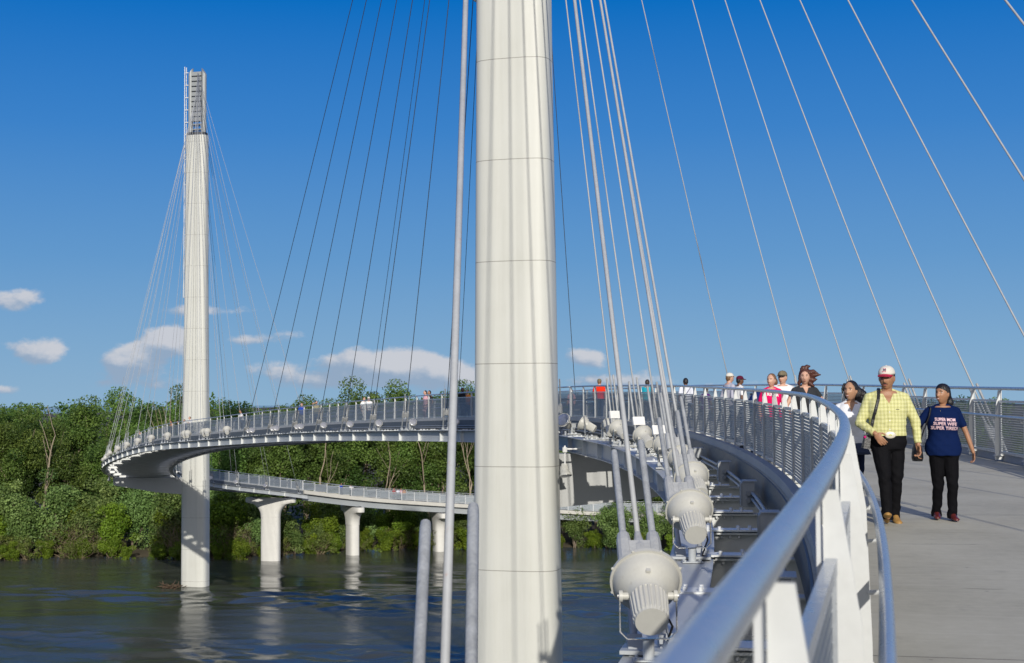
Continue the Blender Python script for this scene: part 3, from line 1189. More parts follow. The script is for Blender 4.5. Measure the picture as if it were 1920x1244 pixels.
def floodlight_meshes(elev=27.0):
    e = R(elev)
    ax = Vector((0, math.cos(e), math.sin(e)))
    piv = Vector((0, 0, .49))
    out = []
    mb = MB()
    prof = [(-.03, .150), (.0, .158), (.03, .172), (.075, .212), (.12, .240), (.165, .256), (.20, .264), (.201, .283), (.232, .283), (.236, .268)]
    mb.lathe(prof, piv, ax, 40)
    # spring latch on the neck
    mb.box(piv + ax * .06 + u_(ax) * .198, (.035, .02, .05), Matrix((Vector((1, 0, 0)), u_(ax), ax)).transposed())
    # rim clips
    u = ax.cross(Vector((1, 0, 0))).normalized()
    for k in range(8):
        a = 2 * math.pi * (k + .5) / 8
        c = piv + ax * .212 + (Vector((1, 0, 0)) * math.cos(a) + u * math.sin(a)) * .284
        mb.ellipsoid(c, (.014, .014, .014), nu=8, nv=5)
    out.append(('reflector_bowl', mb.mesh('reflector_bowl', M['fixture'], True, 35)))
    mb = MB()
    mb.lathe([(.2362, .262), (.245, .22), (.250, .12), (.251, .01)], piv, ax, 32)
    out.append(('lens', mb.mesh('lens', M['lens'], True)))
    mb = MB()
    # ribbed lamp housing
    n = 96
    rings = []
    cx = Vector((1, 0, 0))
    for h, r, rib in ((-.02, .150, 0), (-.05, .146, 0), (-.055, .150, .012), (-.30, .138, .012), (-.315, .128, .004), (-.335, .122, 0), (-.337, .06, 0)):
        ring = []
        for k in range(n):
            a = 2 * math.pi * k / n
            ph = (k % 4)
            rr = r - (rib if ph in (1, 2) else 0)
            ring.append(piv + ax * h + cx * (math.cos(a) * rr) + u * (math.sin(a) * rr))
        rings.append(ring)
    mb.loft(rings[::-1])
    out.append(('lamp_housing', mb.mesh('lamp_housing', M['fixture'], True, 30)))
    for sd in (-1, 1):
        mb = MB()
        mb.lathe([(0, .030), (.056, .030), (.0565, .046), (.084, .046)], piv + Vector((sd * .14, 0, 0)), (sd, 0, 0), 16)
        out.append(('pivot', mb.mesh('pivot', M['fixture'], True, 40)))
    mb = MB()
    w = .218
    pts = [(-w, 0, .51), (-w, 0, .22), (-w + .055, 0, .165), (w - .055, 0, .165), (w, 0, .22), (w, 0, .51)]
    for a, b in zip(pts[:-1], pts[1:]):
        a, b = Vector(a), Vector(b)
        d = b - a
        rm = Matrix.Rotation(math.atan2(d.x, d.z), 3, 'Y')
        mb.box((a + b) / 2, (.008, .045, d.length + .008), rm)
    for sd in (-1, 1):
        mb.lathe([(0, .016), (.018, .016)], (sd * w, 0, .49), (sd, 0, 0), 8)
    out.append(('bracket', mb.mesh('bracket', M['bracket'])))
    mb = MB()
    mb.lathe([(0, .045), (.160, .045)], (0, 0, .004), (0, 0, 1), 16)
    mb.box((0, 0, .006), (.24, .15, .012))
    for x in (-.09, .09):
        for y in (-.05, .05):
            bolt(mb, x, y, .012, .014, .02, 0)
    out.append(('stand', mb.mesh('stand', M['steel'], False)))
    mb = MB()
    mb.tube([piv + ax * -.25 + Vector((.13, 0, -.02)), Vector((.19, .05, .25)), Vector((.14, .16, .06)), Vector((.3, .22, .01))], .010, 6)
    out.append(('power_cable', mb.mesh('power_cable', M['rubber'], True)))
    return out


FLM = floodlight_meshes()


def floodlight(mw, label, simple=False, group='floodlights along the edge girders'):
    t = empty('floodlight', mw=mw)
    tag(t, label, 'floodlight', group)
    for nm, me in FLM:
        if simple and nm in ('power_cable', 'pivot'):
            continue
        link(nm, me, t)
    return t


def aim(s, off, target, dz=-.515, dx=0.0, scale=1.0):
    p = P(s, off, dz)
    a = math.atan2(-(target.x - p.x), target.y - p.y)
    return Matrix.Translation(p) @ Matrix.Rotation(a + dx, 4, 'Z') @ Matrix.Scale(scale, 4)


n = 0
for i in range(0, 8):
    s = ST0 + STEP * i
    y = P(s, -GOFF).y
    if s > S_NEAR - 1.5:
        break
    if i == 0:
        continue
    floodlight(aim(s, -GOFF + (-.04 if i == 1 else .02), NEAR, dx=R(-2 if i < 3 else 3)), 'cream ribbed floodlight on the left girder, %s from the camera' % ORD[n])
    n += 1
for y in (46.2, 50.5, 54.5, 57.0):
    s = s_at_y(y, -GOFF)
    if min(abs(s - (ST0 + STEP * i)) for i in range(1, 8)) < 1.2:
        continue
    floodlight(aim(s, -GOFF + .02, NEAR, dx=R(-25 if y < 50 else 10)), 'cream floodlight beside the near pylon, %s from the camera on the left girder' % ORD[n])
    n += 1
m = 0
for j in range(60):
    s = ST0 + STEP * j
    y = P(s, -GOFF).y
    if s < S_NEAR + 5 or s > S_PIER:
        continue
    if y < 108 and s < S_SPLIT:
        offs = (0.0,) if y < 94 else (-.42, .42)
        for q, o in enumerate(offs):
            p = aim(s + o - .9, -GOFF + .05, NEAR, scale=.74)
            floodlight(p, ('silver-faced floodlight on the far span, %s from the near pylon' % ORD[m]) + ('' if len(offs) == 1 else (', left of its pair' if q else ', right of its pair')), True)
        m += 1
n = 0
for j in range(60):
    s = ST0 + STEP * j
    if s < S_SPLIT or s > S_LOOP + 12:
        continue
    pair = n in (1, 2)
    for q, o in enumerate((-.45, .45) if pair else (0,)):
        floodlight(aim(s + o - .9, -GOFF + .05, FAR, scale=1.12), 'pale round floodlight on the outer bend, %s from the far span' % ORD[n] + ((', right of its pair' if q == 0 else ', left of its pair') if pair else ''), True)
    n += 1
n = 0
for j in range(60):
    s = ST0 + STEP * j
    if s < sl + 17 or s > S_PIER - 1:
        continue
    floodlight(aim(s, GOFF - .05, FAR), 'small floodlight on the lower deck right of the left pylon, %s from it' % ORD[n], True)
    n += 1


def hanging_flood(loc, yaw, label, arm):
    t = empty('floodlight', mw=Matrix.Translation(loc) @ Matrix.Scale(.8, 4))
    tag(t, label, 'floodlight', 'floodlights hung from the cross beams')
    rm = Matrix.Translation((0, 0, -1.28)) @ Matrix.Rotation(yaw, 4, 'Z') @ Matrix.Rotation(R(180 - 45), 4, 'X') @ Matrix.Translation((0, 0, -.49))
    rm = Matrix.Translation((0, 0, -.98)) @ Matrix.Rotation(yaw, 4, 'Z') @ Matrix.Rotation(R(-98), 4, 'X') @ Matrix.Translation((0, 0, -.49))
    for nm, me in FLM[:4]:
        link(nm, me, t, rm)
    mb = MB()
    mb.lathe([(0, .11), (.22, .11), (.22, .05), (.30, .03)], (0, 0, -.14), (0, 0, 1), 8)
    mb.tube([(0, 0, -.1), (0, 0, -.62), (0, 0, -.63), (0, 0, -.9)], [.035, .035, .05, .035], 8)
    mb.tube([Vector((0, 0, 0)), Vector(arm)], .04, 8)
    mb.build('hanger', M['white'], t)


hanging_flood(NEAR + Vector((1.72, -1.05, EYE - 1.75)), R(200), 'cream floodlight hanging face down on the right edge of the near pylon', (.9, .1, 0))
hanging_flood(FAR + Vector((-10.1, -.5, EYE - 8.2)), R(180), 'white floodlight hanging beyond the left tip of the far cross beam', (.7, .2, 0))
hanging_flood(FAR + Vector((-1.95, -1.3, EYE - 8.1)), R(180), 'white floodlight hanging beside the left edge of the far pylon', (.4, .4, 0))
# ------------------------------------------------------------------ trees


def leaf_mat(name, dark, light, trans=.25):
    m = bpy.data.materials.new(name)
    m.use_nodes = True
    q = NT(m.node_tree)
    q.n.clear()
    out = q.add('ShaderNodeOutputMaterial')
    at = q.add('ShaderNodeAttribute')
    at.attribute_name = 'tint'
    oi = q.add('ShaderNodeObjectInfo')
    f = q.math('ADD', at.outputs['Fac'], q.math('MULTIPLY', q.math('SUBTRACT', oi.outputs['Random'], .5), .60), clamp=True)
    col = q.mix(f, c4(dark), c4(light))
    hs = q.add('ShaderNodeHueSaturation')
    q.set(hs.inputs['Hue'], q.math('MULTIPLY_ADD', q.math('SUBTRACT', oi.outputs['Random'], .5), .045, .497))
    q.set(hs.inputs['Color'], col)
    d = q.add('ShaderNodeBsdfPrincipled')
    q.set(d.inputs['Base Color'], hs.outputs[0])
    d.inputs['Roughness'].default_value = .55
    d.inputs['Specular IOR Level'].default_value = .3
    t = q.add('ShaderNodeBsdfTranslucent')
    q.set(t.inputs[0], q.mix(.5, hs.outputs[0], c4((light[0] * 1.2, light[1] * 1.3, light[2] * .6))))
    mx = q.add('ShaderNodeMixShader')
    mx.inputs[0].default_value = trans
    q.l.new(d.outputs[0], mx.inputs[1])
    q.l.new(t.outputs[0], mx.inputs[2])
    q.l.new(mx.outputs[0], out.inputs[0])
    return m


M['leafA'] = leaf_mat('cottonwood_leaves', (.034, .076, .014), (.165, .255, .052))
M['leafB'] = leaf_mat('willow_leaves', (.066, .125, .030), (.245, .350, .105))
M['leafC'] = leaf_mat('fresh_green_leaves', (.068, .125, .010), (.225, .305, .028), .3)
M['leafD'] = leaf_mat('olive_brush_leaves', (.060, .085, .020), (.18, .215, .045), .2)
M['bark'] = mat('pale_bark', (.30, .245, .175), .9, 0, .22, 1.2, bump=.5, bscale=8)
M['barkdark'] = mat('grey_brown_bark', (.17, .135, .10), .9, 0, .22, 1.2, bump=.5, bscale=8)
M['twig'] = mat('bare_brown_twigs', (.24, .185, .12), .9, 0, .2, 2)


def leaves_mesh(name, C, Rr, count, size, mtl, seed, flat=.8):
    """C centres (n,3), Rr radii; count leaves per unit of surface"""
    rng = np.random.default_rng(seed)
    pts = []
    tints = []
    outs = []
    for c, r in zip(C, Rr):
        n = int(count * r * r)
        d = rng.normal(size=(n, 3))
        d /= np.linalg.norm(d, axis=1)[:, None]
        rad = r * (0.45 + .62 * rng.random(n) ** .6)
        p = c + d * rad[:, None] * np.array([1, 1, flat])
        pts.append(p)
        outs.append(d)
        tints.append(np.clip(rng.normal(.45, .27) + rng.normal(0, .14, n), 0, 1))
    p = np.vstack(pts)
    d = np.vstack(outs)
    tint = np.concatenate(tints)
    n = len(p)
    nrm = d * .7 + rng.normal(size=(n, 3)) * .75 + np.array([0, 0, .35])
    nrm /= np.linalg.norm(nrm, axis=1)[:, None]
    a = np.cross(nrm, rng.normal(size=(n, 3)))
    a /= np.linalg.norm(a, axis=1)[:, None]
    b = np.cross(nrm, a)
    s = size * (.55 + .9 * rng.random(n))
    V = np.empty((n, 4, 3))
    V[:, 0] = p - a * s[:, None] * .62
    V[:, 1] = p - b * s[:, None] * .38 + nrm * s[:, None] * .07
    V[:, 2] = p + a * s[:, None] * .62
    V[:, 3] = p + b * s[:, None] * .38 + nrm * s[:, None] * .07
    me = bpy.data.meshes.new(name)
    me.vertices.add(4 * n)
    me.vertices.foreach_set('co', V.reshape(-1))
    me.loops.add(4 * n)
    me.loops.foreach_set('vertex_index', np.arange(4 * n, dtype=np.int32))
    me.polygons.add(n)
    me.polygons.foreach_set('loop_start', np.arange(0, 4 * n, 4, dtype=np.int32))
    me.polygons.foreach_set('loop_total', np.full(n, 4, dtype=np.int32))
    at = me.attributes.new('tint', 'FLOAT', 'FACE')
    at.data.foreach_set('value', tint.astype(np.float32))
    me.materials.append(mtl)
    me.update(calc_edges=True)
    return me


def branch(mb, rng, p, d, L, r, depth, tips, bend=.22, kids=(2, 3), spread=.6, up=.12, minr=.02):
    n = 6
    pts = [p]
    rr = [r]
    for i in range(n):
        d = (d + Vector((rng.uniform(-bend, bend), rng.uniform(-bend, bend), rng.uniform(-bend, bend) * .5 + up * .4))).normalized()
        p = p + d * (L / n)
        pts.append(p)
        rr.append(r * (1 - .45 * (i + 1) / n))
        if depth <= 1:
            tips.append((p.copy(), i / n))
    mb.tube(pts, rr, 7 if r > .12 else 5)
    if depth > 0:
        for k in range(rng.randint(*kids)):
            f = rng.uniform(.45, 1.0) if k else 1.0
            q = pts[min(n, max(1, int(f * n)))]
            nd = (d + Vector((rng.uniform(-1, 1), rng.uniform(-1, 1), rng.uniform(-.35, .6))) * spread).normalized()
            branch(mb, rng, q, nd, L * rng.uniform(.55, .8), rr[-1] * rng.uniform(.6, .9), depth - 1, tips, bend, kids, spread, up, minr)


def tree_proto(kind, seed):
    rng = random.Random(seed)
    nr = np.random.default_rng(seed)
    mb = MB()
    tips = []
    if kind == 'cottonwood':
        H = 22.0
        for k in range(rng.choice((1, 2, 2))):
            branch(mb, rng, Vector((k * .5, 0, -.5)), Vector((rng.uniform(-.25, .25), rng.uniform(-.2, .2), 1)).normalized(), 8.5, .38 - .1 * k, 3, tips, .14, (2, 3), .55, .25)
        C = []
        for p, f in tips:
            if p.z > 3.5:
                C.append((p.x + nr.normal(0, .5), p.y + nr.normal(0, .5), p.z + nr.normal(0, .4)))
        for _ in range(46):
            a = nr.uniform(0, 2 * math.pi)
            z = nr.uniform(.22, .95) * H
            w = 4.6 * math.sqrt(max(.05, 1 - ((z / H - .52) / .52) ** 2)) * nr.uniform(.55, 1.0)
            C.append((w * math.cos(a), w * math.sin(a), z))
        C = np.array(C)
        C[:, 2] *= H / max(C[:, 2].max(), 1)
        if len(C) > 72:
            C = C[nr.permutation(len(C))[:72]]
        Rr = nr.uniform(1.0, 2.3, len(C))
        return mb.mesh('trunk', M['bark'], True), leaves_mesh('crown', C, Rr, 100, .275, M['leafA'], seed, .75)
    if kind in ('willow', 'fresh'):
        H = 9.5 if kind == 'willow' else 8.0
        for k in range(4):
            branch(mb, rng, Vector((rng.uniform(-.5, .5), rng.uniform(-.5, .5), -.5)), Vector((rng.uniform(-.5, .5), rng.uniform(-.5, .5), 1)).normalized(), 3.6, .13, 2, tips, .2, (2, 3), .6, .2)
        C = [(p.x, p.y, p.z) for p, f in tips if p.z > 1]
        for _ in range(34):
            a = nr.uniform(0, 2 * math.pi)
            z = nr.uniform(.04, .97) * H
            w = 3.4 * math.sqrt(max(.05, 1 - ((z / H - .42) / .6) ** 2)) * nr.uniform(.5, 1.0)
            C.append((w * math.cos(a), w * math.sin(a), z))
        C = np.array(C)
        if len(C) > 58:
            C = C[nr.permutation(len(C))[:58]]
        Rr = nr.uniform(.7, 1.6, len(C))
        return mb.mesh('trunk', M['barkdark'], True), leaves_mesh('crown', C, Rr, 150, .22 if kind == 'willow' else .27, M['leafB' if kind == 'willow' else 'leafC'], seed, .8)
    if kind == 'brush':
        H = 5.0
        for k in range(26):
            a = rng.uniform(0, 2 * math.pi)
            branch(mb, rng, Vector((rng.uniform(-1.6, 1.6), rng.uniform(-1.2, 1.2), -.4)), Vector((math.cos(a) * .7, math.sin(a) * .7, 1)).normalized(), 2.8, .05, 2, tips, .3, (2, 3), .8, .05)
        C = [(p.x, p.y, max(.15, p.z)) for p, f in tips if rng.random() < .30]
        for _ in range(22):
            C.append((nr.uniform(-3, 3), nr.uniform(-1.6, 1.6), abs(nr.normal(0, .9)) + .2))
        C = np.array(C)
        if len(C) > 90:
            C = C[nr.permutation(len(C))[:90]]
        Rr = nr.uniform(.4, .9, len(C))
        return mb.mesh('stems', M['twig'], True), leaves_mesh('foliage', C, Rr, 70, .24, M['leafD'], seed, .8)
    if kind == 'bare':
        for k in range(30):
            a = rng.uniform(0, 2 * math.pi)
            branch(mb, rng, Vector((rng.uniform(-.6, .6), rng.uniform(-.6, .6), -.4)), Vector((math.cos(a) * 1.0, math.sin(a) * .6, .9)).normalized(), 3.3, .055, 3, tips, .25, (2, 3), .75, .05)
        C = np.array([(p.x, p.y, max(.2, p.z)) for p, f in tips if rng.random() < .02] or [(0, 0, 1)])
        return mb.mesh('stems', M['twig'], True), leaves_mesh('foliage', C, nr.uniform(.3, .6, len(C)), 50, .2, M['leafD'], seed, .8)
    if kind == 'snag':
        branch(mb, rng, Vector((0, 0, -.5)), Vector((rng.uniform(-.15, .15), 0, 1)).normalized(), 10.5, .27, 2, tips, .14, (2, 3), .7, .2)
        return mb.mesh('trunk', M['bark'], True), None


PROTO = {}


def proto(kind, v):
    if (kind, v) not in PROTO:
        PROTO[(kind, v)] = tree_proto(kind, 17 * v + sum(map(ord, kind)))
    return PROTO[(kind, v)]


NAME = {'cottonwood': 'cottonwood_tree', 'willow': 'willow_tree', 'fresh': 'young_tree', 'brush': 'shrub', 'bare': 'bare_shrub', 'snag': 'dead_tree'}
CAT = {'cottonwood': 'tree', 'willow': 'tree', 'fresh': 'tree', 'brush': 'shrub', 'bare': 'shrub', 'snag': 'dead tree'}


def plant(kind, v, x, y, z, sc, rz, label, group, zs=1.0):
    t = empty(NAME[kind], (x, y, z), rz)
    t.scale = (sc, sc, sc * zs)
    tag(t, label, CAT[kind], group)
    a, b = proto(kind, v)
    link('stems' if kind in ('brush', 'bare') else 'trunk', a, t)
    if b is not None:
        link('foliage' if kind in ('brush', 'bare') else 'crown', b, t)


rt = random.Random(5)


def where(x, y):
    q = px((x, y, 8))[0]
    if q < 330:
        return 'left of the left pylon'
    if q < 470:
        return 'behind the left pylon'
    if q < 880:
        return 'between the two pylons'
    if q < 1060:
        return 'behind the near pylon'
    return 'right of the near pylon'


def row(kind, nv, xs, dy, h, hvar, phrase, group, zfun=lambda y: 0.4, hfun=None):
    cnt = {}
    for i, x in enumerate(xs):
        x = x + rt.uniform(-.9, .9)
        y = bank_y(max(-160, min(170, x))) + dy + rt.uniform(-1.6, 1.6)
        base = {'cottonwood': 22.0, 'willow': 9.5, 'fresh': 8.0, 'brush': 5.0, 'bare': 5.0, 'snag': 17.0}[kind]
        H = (hfun(x) if hfun else h) * (1 + rt.uniform(-hvar, hvar))
        sc = H / base
        wv = where(x, y)
        cnt[wv] = cnt.get(wv, 0) + 1
        lab = '%s %s, %s from left' % (phrase, wv, ORD[cnt[wv] - 1])
        plant(kind, (i * 7 + len(phrase)) % nv, x, y, zfun(dy), sc, rt.uniform(0, 6.28), lab, group, rt.uniform(.92, 1.08))


def top_h(x):
    """height of the tree line, which falls off to the right"""
    pts = [(-170, 21.5), (-80, 21.5), (-72, 21), (-66, 20.5), (-60, 23), (-55, 22.2), (-48, 21.5), (-42, 21.5), (-36, 22), (-32, 19.5), (-28, 21), (-24.5, 22.8), (-19, 22.2), (-14, 22.5), (-8, 23.5), (-3, 22.5),
           (4, 19), (20, 17.5), (60, 17), (170, 17)]
    return float(np.interp(x, [a for a, b in pts], [b for a, b in pts]))


TG = 'trees along the far bank'
row('cottonwood', 5, list(np.arange(-112, 36, 4.6)), 13, 21, .05, 'dark cottonwood, middle row', TG, lambda d: 1.0, lambda x: top_h(x) * .87)
row('cottonwood', 5, list(np.arange(-116, 48, 4.4)), 25, 22, .05, 'skyline cottonwood', TG, lambda d: 1.2, lambda x: top_h(x) * .97)
row('willow', 4, list(np.arange(-104, -31, 4.4)) + list(np.arange(-27, -22, 4)) + [], 5.5, 9.5, .16, 'grey-green willow', TG, lambda d: .6, lambda x: 10.8 if x < -33 else 9.0)
row('willow', 4, [-34.5, -30.5, -27.5, -24.2, -13.5, -6.5], 3.0, 7.0, .1, 'rounded grey-green willow', TG, lambda d: .2)
row('willow', 4, [5.0, 9.2, 13.5, 16.4, 20, 24, 28.5], .8, 7.4, .06, 'leafy pale green willow', TG, lambda d: .2)
row('fresh', 3, list(np.arange(-104, 3, 3.9)) + [7, 11.5, 18, 23], .6, 3.4, .22, 'low leafy bush at the water line', TG, lambda d: -.55)
row('fresh', 3, list(np.arange(-101, -34, 7.5)) + [-28, -24, -19.5, -15, -9, -4, 1], 4.0, 7.0, .2, 'bright green young tree', TG, lambda d: .5, lambda x: 7.2 if x < -33 else 5.6)
row('brush', 4, list(np.arange(-106, 3, 5.6)), 1.6, 3.0, .25, 'olive waterside shrub', 'shrubs along the far bank', lambda d: .0)
row('bare', 2, [-62.5, -45.8, -39.5], 1.2, 4.6, .15, 'leafless brown shrub', 'shrubs along the far bank', lambda d: .1)
# pale trunks that show in front of the leaves
row('snag', 4, [-69, -50.0, -29.4, -18.9, -11.6, -7.0], 8.4, 15, .12, 'pale bare forked trunk', 'dead trees on the far bank', lambda d: .8)
# low far trees beyond the right-hand railing
row('cottonwood', 5, list(np.arange(40, 172, 7.5)), 34, 15.5, .10, 'low distant tree', 'far trees beyond the right railing', lambda d: 1.2)

# the wood behind the front rows reads as one mass
nr = np.random.default_rng(99)
C = []
for x in np.arange(-150, 60, 2.3):
    for k in range(6):
        C.append((x + nr.normal(0, 1), bank_y(max(-160, min(170, x))) + 33 + nr.uniform(0, 12), 1 + nr.uniform(0, .93) * top_h(x)))
C = np.array(C)
wood = leaves_mesh('woodland', C, nr.uniform(1.6, 2.7, len(C)), 26, .46, M['leafA'], 7, .9)
tag(link('woodland', wood), 'dark green wood behind the first rows of trees on the far bank', None, kind='stuff')

# tree belt far across the flood plain
C = []
for x in np.arange(-900, 1500, 7.0):
    for k in range(3):
        C.append((x + nr.normal(0, 3), 620 + .12 * x + nr.uniform(0, 70), 3 + nr.uniform(0, 15)))
C = np.array(C)
belt = leaves_mesh('far_woodland', C, nr.uniform(4, 6.5, len(C)), 6.5, 1.0, M['leafA'], 8, .8)
tag(link('far_woodland', belt), 'distant belt of dark trees along the horizon beyond the flood plain', None, kind='stuff')

# driftwood caught on the foot of the left pylon
mb = MB()
rd = random.Random(3)
for k in range(46):
    a = Vector((rd.uniform(-3.4, -.6), rd.uniform(-2.6, -.6), rd.uniform(-.1, .45)))
    d = Vector((rd.uniform(-1, 1), rd.uniform(-.5, .5), rd.uniform(-.15, .3))).normalized() * rd.uniform(.5, 1.8)
    r = rd.uniform(.03, .10)
    mb.tube([a, a + d * .5 + Vector((0, 0, rd.uniform(-.08, .1))), a + d], [r, r * .8, r * .4], 5)
mb.tube([(-3.1, -1.5, 0), (-3.35, -1.6, .6), (-3.5, -1.5, 1.15)], [.16, .13, .05], 6)
mb.tube([(-3.2, -1.5, .4), (-2.8, -1.6, .55), (-2.3, -1.5, .3)], [.12, .1, .05], 6)
o = mb.build('driftwood_pile', mat('wet_driftwood', (.085, .055, .032), .8, 0, .3, 2))
o.location = (FAR.x - .9, FAR.y - .7, -.08)
o.scale = (.72, .72, .8)
tag(o, 'brown driftwood pile snagged on the foot of the left pylon at the water', 'driftwood')
# ------------------------------------------------------------------ people
SKIN = {'tan': (.36, .185, .105), 'fair': (.56, .33, .235), 'brown': (.15, .075, .045), 'olive': (.42, .235, .14)}


def skin_mat(k):
    key = 'skin_' + k
    if key not in M:
        m = mat(key, SKIN[k], .48, 0, .07, 14, spec=.4)
        b = m.node_tree.nodes['Principled BSDF']
        b.inputs['Subsurface Weight'].default_value = .06
        b.inputs['Subsurface Radius'].default_value = (.02, .008, .005)
        M[key] = m
    return M[key]


def cloth(name, col, rough=.85, var=.07, bump=.25):
    key = 'cloth_' + name
    if key not in M:
        M[key] = mat(key, col, rough, 0, var, 9, bump=bump, bscale=26, spec=.12)
        M[key].node_tree.nodes['Principled BSDF'].inputs['Sheen Weight'].default_value = .0
    return M[key]


def hair_mat(name, col):
    key = 'hair_' + name
    if key not in M:
        M[key] = mat(key, col, .42, 0, .35, 16, bump=.7, bscale=45, spec=.45, stretch=(1, 1, .25))
    return M[key]


def plaid_mat():
    m = cloth('yellow_plaid', (.58, .57, .25), .85, .05, .25)
    q = NT(m.node_tree)
    b = q.n['Principled BSDF']
    src = b.inputs['Base Color'].links[0].from_socket
    tc = q.add('ShaderNodeTexCoord')
    nz = q.noise(tc.outputs['Object'], 5, 2, .5, out=1)
    wob = q.vmath('MULTIPLY', q.vmath('SUBTRACT', nz, (.5, .5, .5)), (.03, .0, .03))
    sep = q.add('ShaderNodeSeparateXYZ')
    q.l.new(q.vmath('ADD', tc.outputs['Object'], wob), sep.inputs[0])

    def band(sock, per, w, ph=0.0):
        fr = q.math('ABSOLUTE', q.math('SUBTRACT', q.math('FRACT', q.math('ADD', q.math('DIVIDE', sock, per), ph)), .5))
        return q.smooth(fr, w, w * .45)
    a = q.math('MAXIMUM', band(sep.outputs[0], .038, .055), band(sep.outputs[2], .042, .05))
    w = q.math('MAXIMUM', band(sep.outputs[0], .038, .10, .5), band(sep.outputs[2], .042, .09, .5))
    col = q.mix(q.math('MULTIPLY', w, .45), src, c4((.82, .80, .52)))
    col = q.mix(q.math('MULTIPLY', a, .66), col, c4((.20, .20, .11)))
    q.set(b.inputs['Base Color'], col)
    return m


def ik(a, c, l1, l2, hint):
    a, c, hint = Vector(a), Vector(c), Vector(hint)
    d = c - a
    L = min(d.length, (l1 + l2) * .999)
    u = d.normalized()
    x = (l1 * l1 - l2 * l2 + L * L) / (2 * L)
    h = math.sqrt(max(0, l1 * l1 - x * x))
    v = (hint - u * hint.dot(u)).normalized()
    return a + u * x + v * h


def seg(mb, a, b, ra, rb, n=12, mid=None, flat=1.0):
    a, b = Vector(a), Vector(b)
    pts, rr = [], []
    for i in range(5):
        t = i / 4
        pts.append(a.lerp(b, t))
        r = ra + (rb - ra) * t
        if mid is not None:
            r += (mid - (ra + rb) / 2) * math.sin(math.pi * t)
        rr.append(r)
    mb.tube(pts, rr, n, flat=flat)
    for p, r in ((a, ra), (b, rb)):
        mb.ellipsoid(p, (r * 1.0, r * 1.0, r * 1.0), nu=n, nv=7)


def ring_e(cx, cy, z, a, b, n=28, sq=2.3):
    out = []
    for k in range(n):
        t = 2 * math.pi * k / n
        c, s = math.cos(t), math.sin(t)
        out.append(Vector((cx + a * math.copysign(abs(c) ** (2 / sq), c), cy + b * math.copysign(abs(s) ** (2 / sq), s), z)))
    return out


def remesh(mb, name, voxel, mtl, parent, smooth=2, wedge=None):
    me = mb.mesh(name + '_raw', mtl)
    bm = bmesh.new()
    bm.from_mesh(me)
    bmesh.ops.recalc_face_normals(bm, faces=bm.faces)
    bm.to_mesh(me)
    bm.free()
    o = bpy.data.objects.new('tmp', me)
    COL.objects.link(o)
    md = o.modifiers.new('r', 'REMESH')
    md.mode = 'VOXEL'
    md.voxel_size = voxel
    md.use_smooth_shade = True
    if smooth:
        sm = o.modifiers.new('s', 'SMOOTH')
        sm.factor = .5
        sm.iterations = smooth
    cu = None
    if wedge is not None:
        zb, zt, wd, y0 = wedge                 # a V cut into the front of the garment
        wm = MB()
        wm.prism([(0, zb), (wd, zt), (-wd, zt)], y0, .5)
        cm = wm.mesh('cut', mtl)
        bm = bmesh.new()
        bm.from_mesh(cm)
        bmesh.ops.recalc_face_normals(bm, faces=bm.faces)
        bm.to_mesh(cm)
        bm.free()
        cu = bpy.data.objects.new('tmpcut', cm)
        COL.objects.link(cu)
        bo = o.modifiers.new('b', 'BOOLEAN')
        bo.operation = 'DIFFERENCE'
        bo.object = cu
        bo.solver = 'EXACT'
    dg = bpy.context.evaluated_depsgraph_get()
    dg.update()
    new = bpy.data.meshes.new_from_object(o.evaluated_get(dg))
    bpy.data.objects.remove(o)
    bpy.data.meshes.remove(me)
    if cu is not None:
        bpy.data.objects.remove(cu)
    new.name = name
    new.materials.clear()
    new.materials.append(mtl)
    new.polygons.foreach_set('use_smooth', [True] * len(new.polygons))
    new.update()
    return link(name, new, parent)


def head_part(mb, mw, fem=False, k=1.0, plain=False):
    """adds a head (face towards +Y) centred at ear level"""
    rings = []
    nu, nv = (56, 44) if not plain else (28, 20)
    g = lambda x, z, cx, cz, wx, wz: math.exp(-((x - cx) / wx) ** 2 - ((z - cz) / wz) ** 2)
    for j in range(nv + 1):
        ph = -math.pi / 2 + math.pi * j / nv
        cr, dz = max(math.cos(ph), .015), math.sin(ph)
        ring = []
        for i in range(nu):
            th = 2 * math.pi * i / nu
            dx, dy = cr * math.cos(th), cr * math.sin(th)
            x, y, z = dx * .074, dy * .094, dz * .118
            if dz < 0:
                x *= 1 - (.30 if fem else .22) * (-dz) ** 1.6
                y *= (1 + .05 * (-dz)) if dy > 0 else 1 - .40 * (-dz)
            else:
                x *= 1 + .04 * math.sin(math.pi * dz)
            if dy > 0:
                f = dy ** .6
                ax = abs(x)
                y -= .012 * f * g(ax, z, .031, .016, .016, .012)
                y += .005 * f * g(ax, z, .028, .040, .022, .010)
                y += .006 * f * g(ax, z, .042, -.022, .020, .020)
                w = max(0, min(1, (.034 - z) / .056)) if z > -.034 else max(0, 1 - (-.034 - z) / .009)
                y += f * (.006 + .017 * w) * w ** .4 * math.exp(-(x / (.0085 + .006 * w)) ** 2) if w > 0 else 0
                y += .006 * f * g(x, z, 0, -.060, .026, .012)
                y -= .004 * f * g(x, z, 0, -.061, .022, .0022)
                y += .008 * f * g(x, z, 0, -.100, .022, .016)
            ring.append(mw @ Vector((x * k, y * k, z * k)))
        rings.append(ring)
    mb.loft(rings, True)
    r3 = mw.to_3x3()
    for sd in (-1, 1):
        mb.ellipsoid(mw @ Vector((sd * .074 * k, -.008 * k, -.004 * k)), (.010 * k, .020 * k, .031 * k), r3, 10, 7)


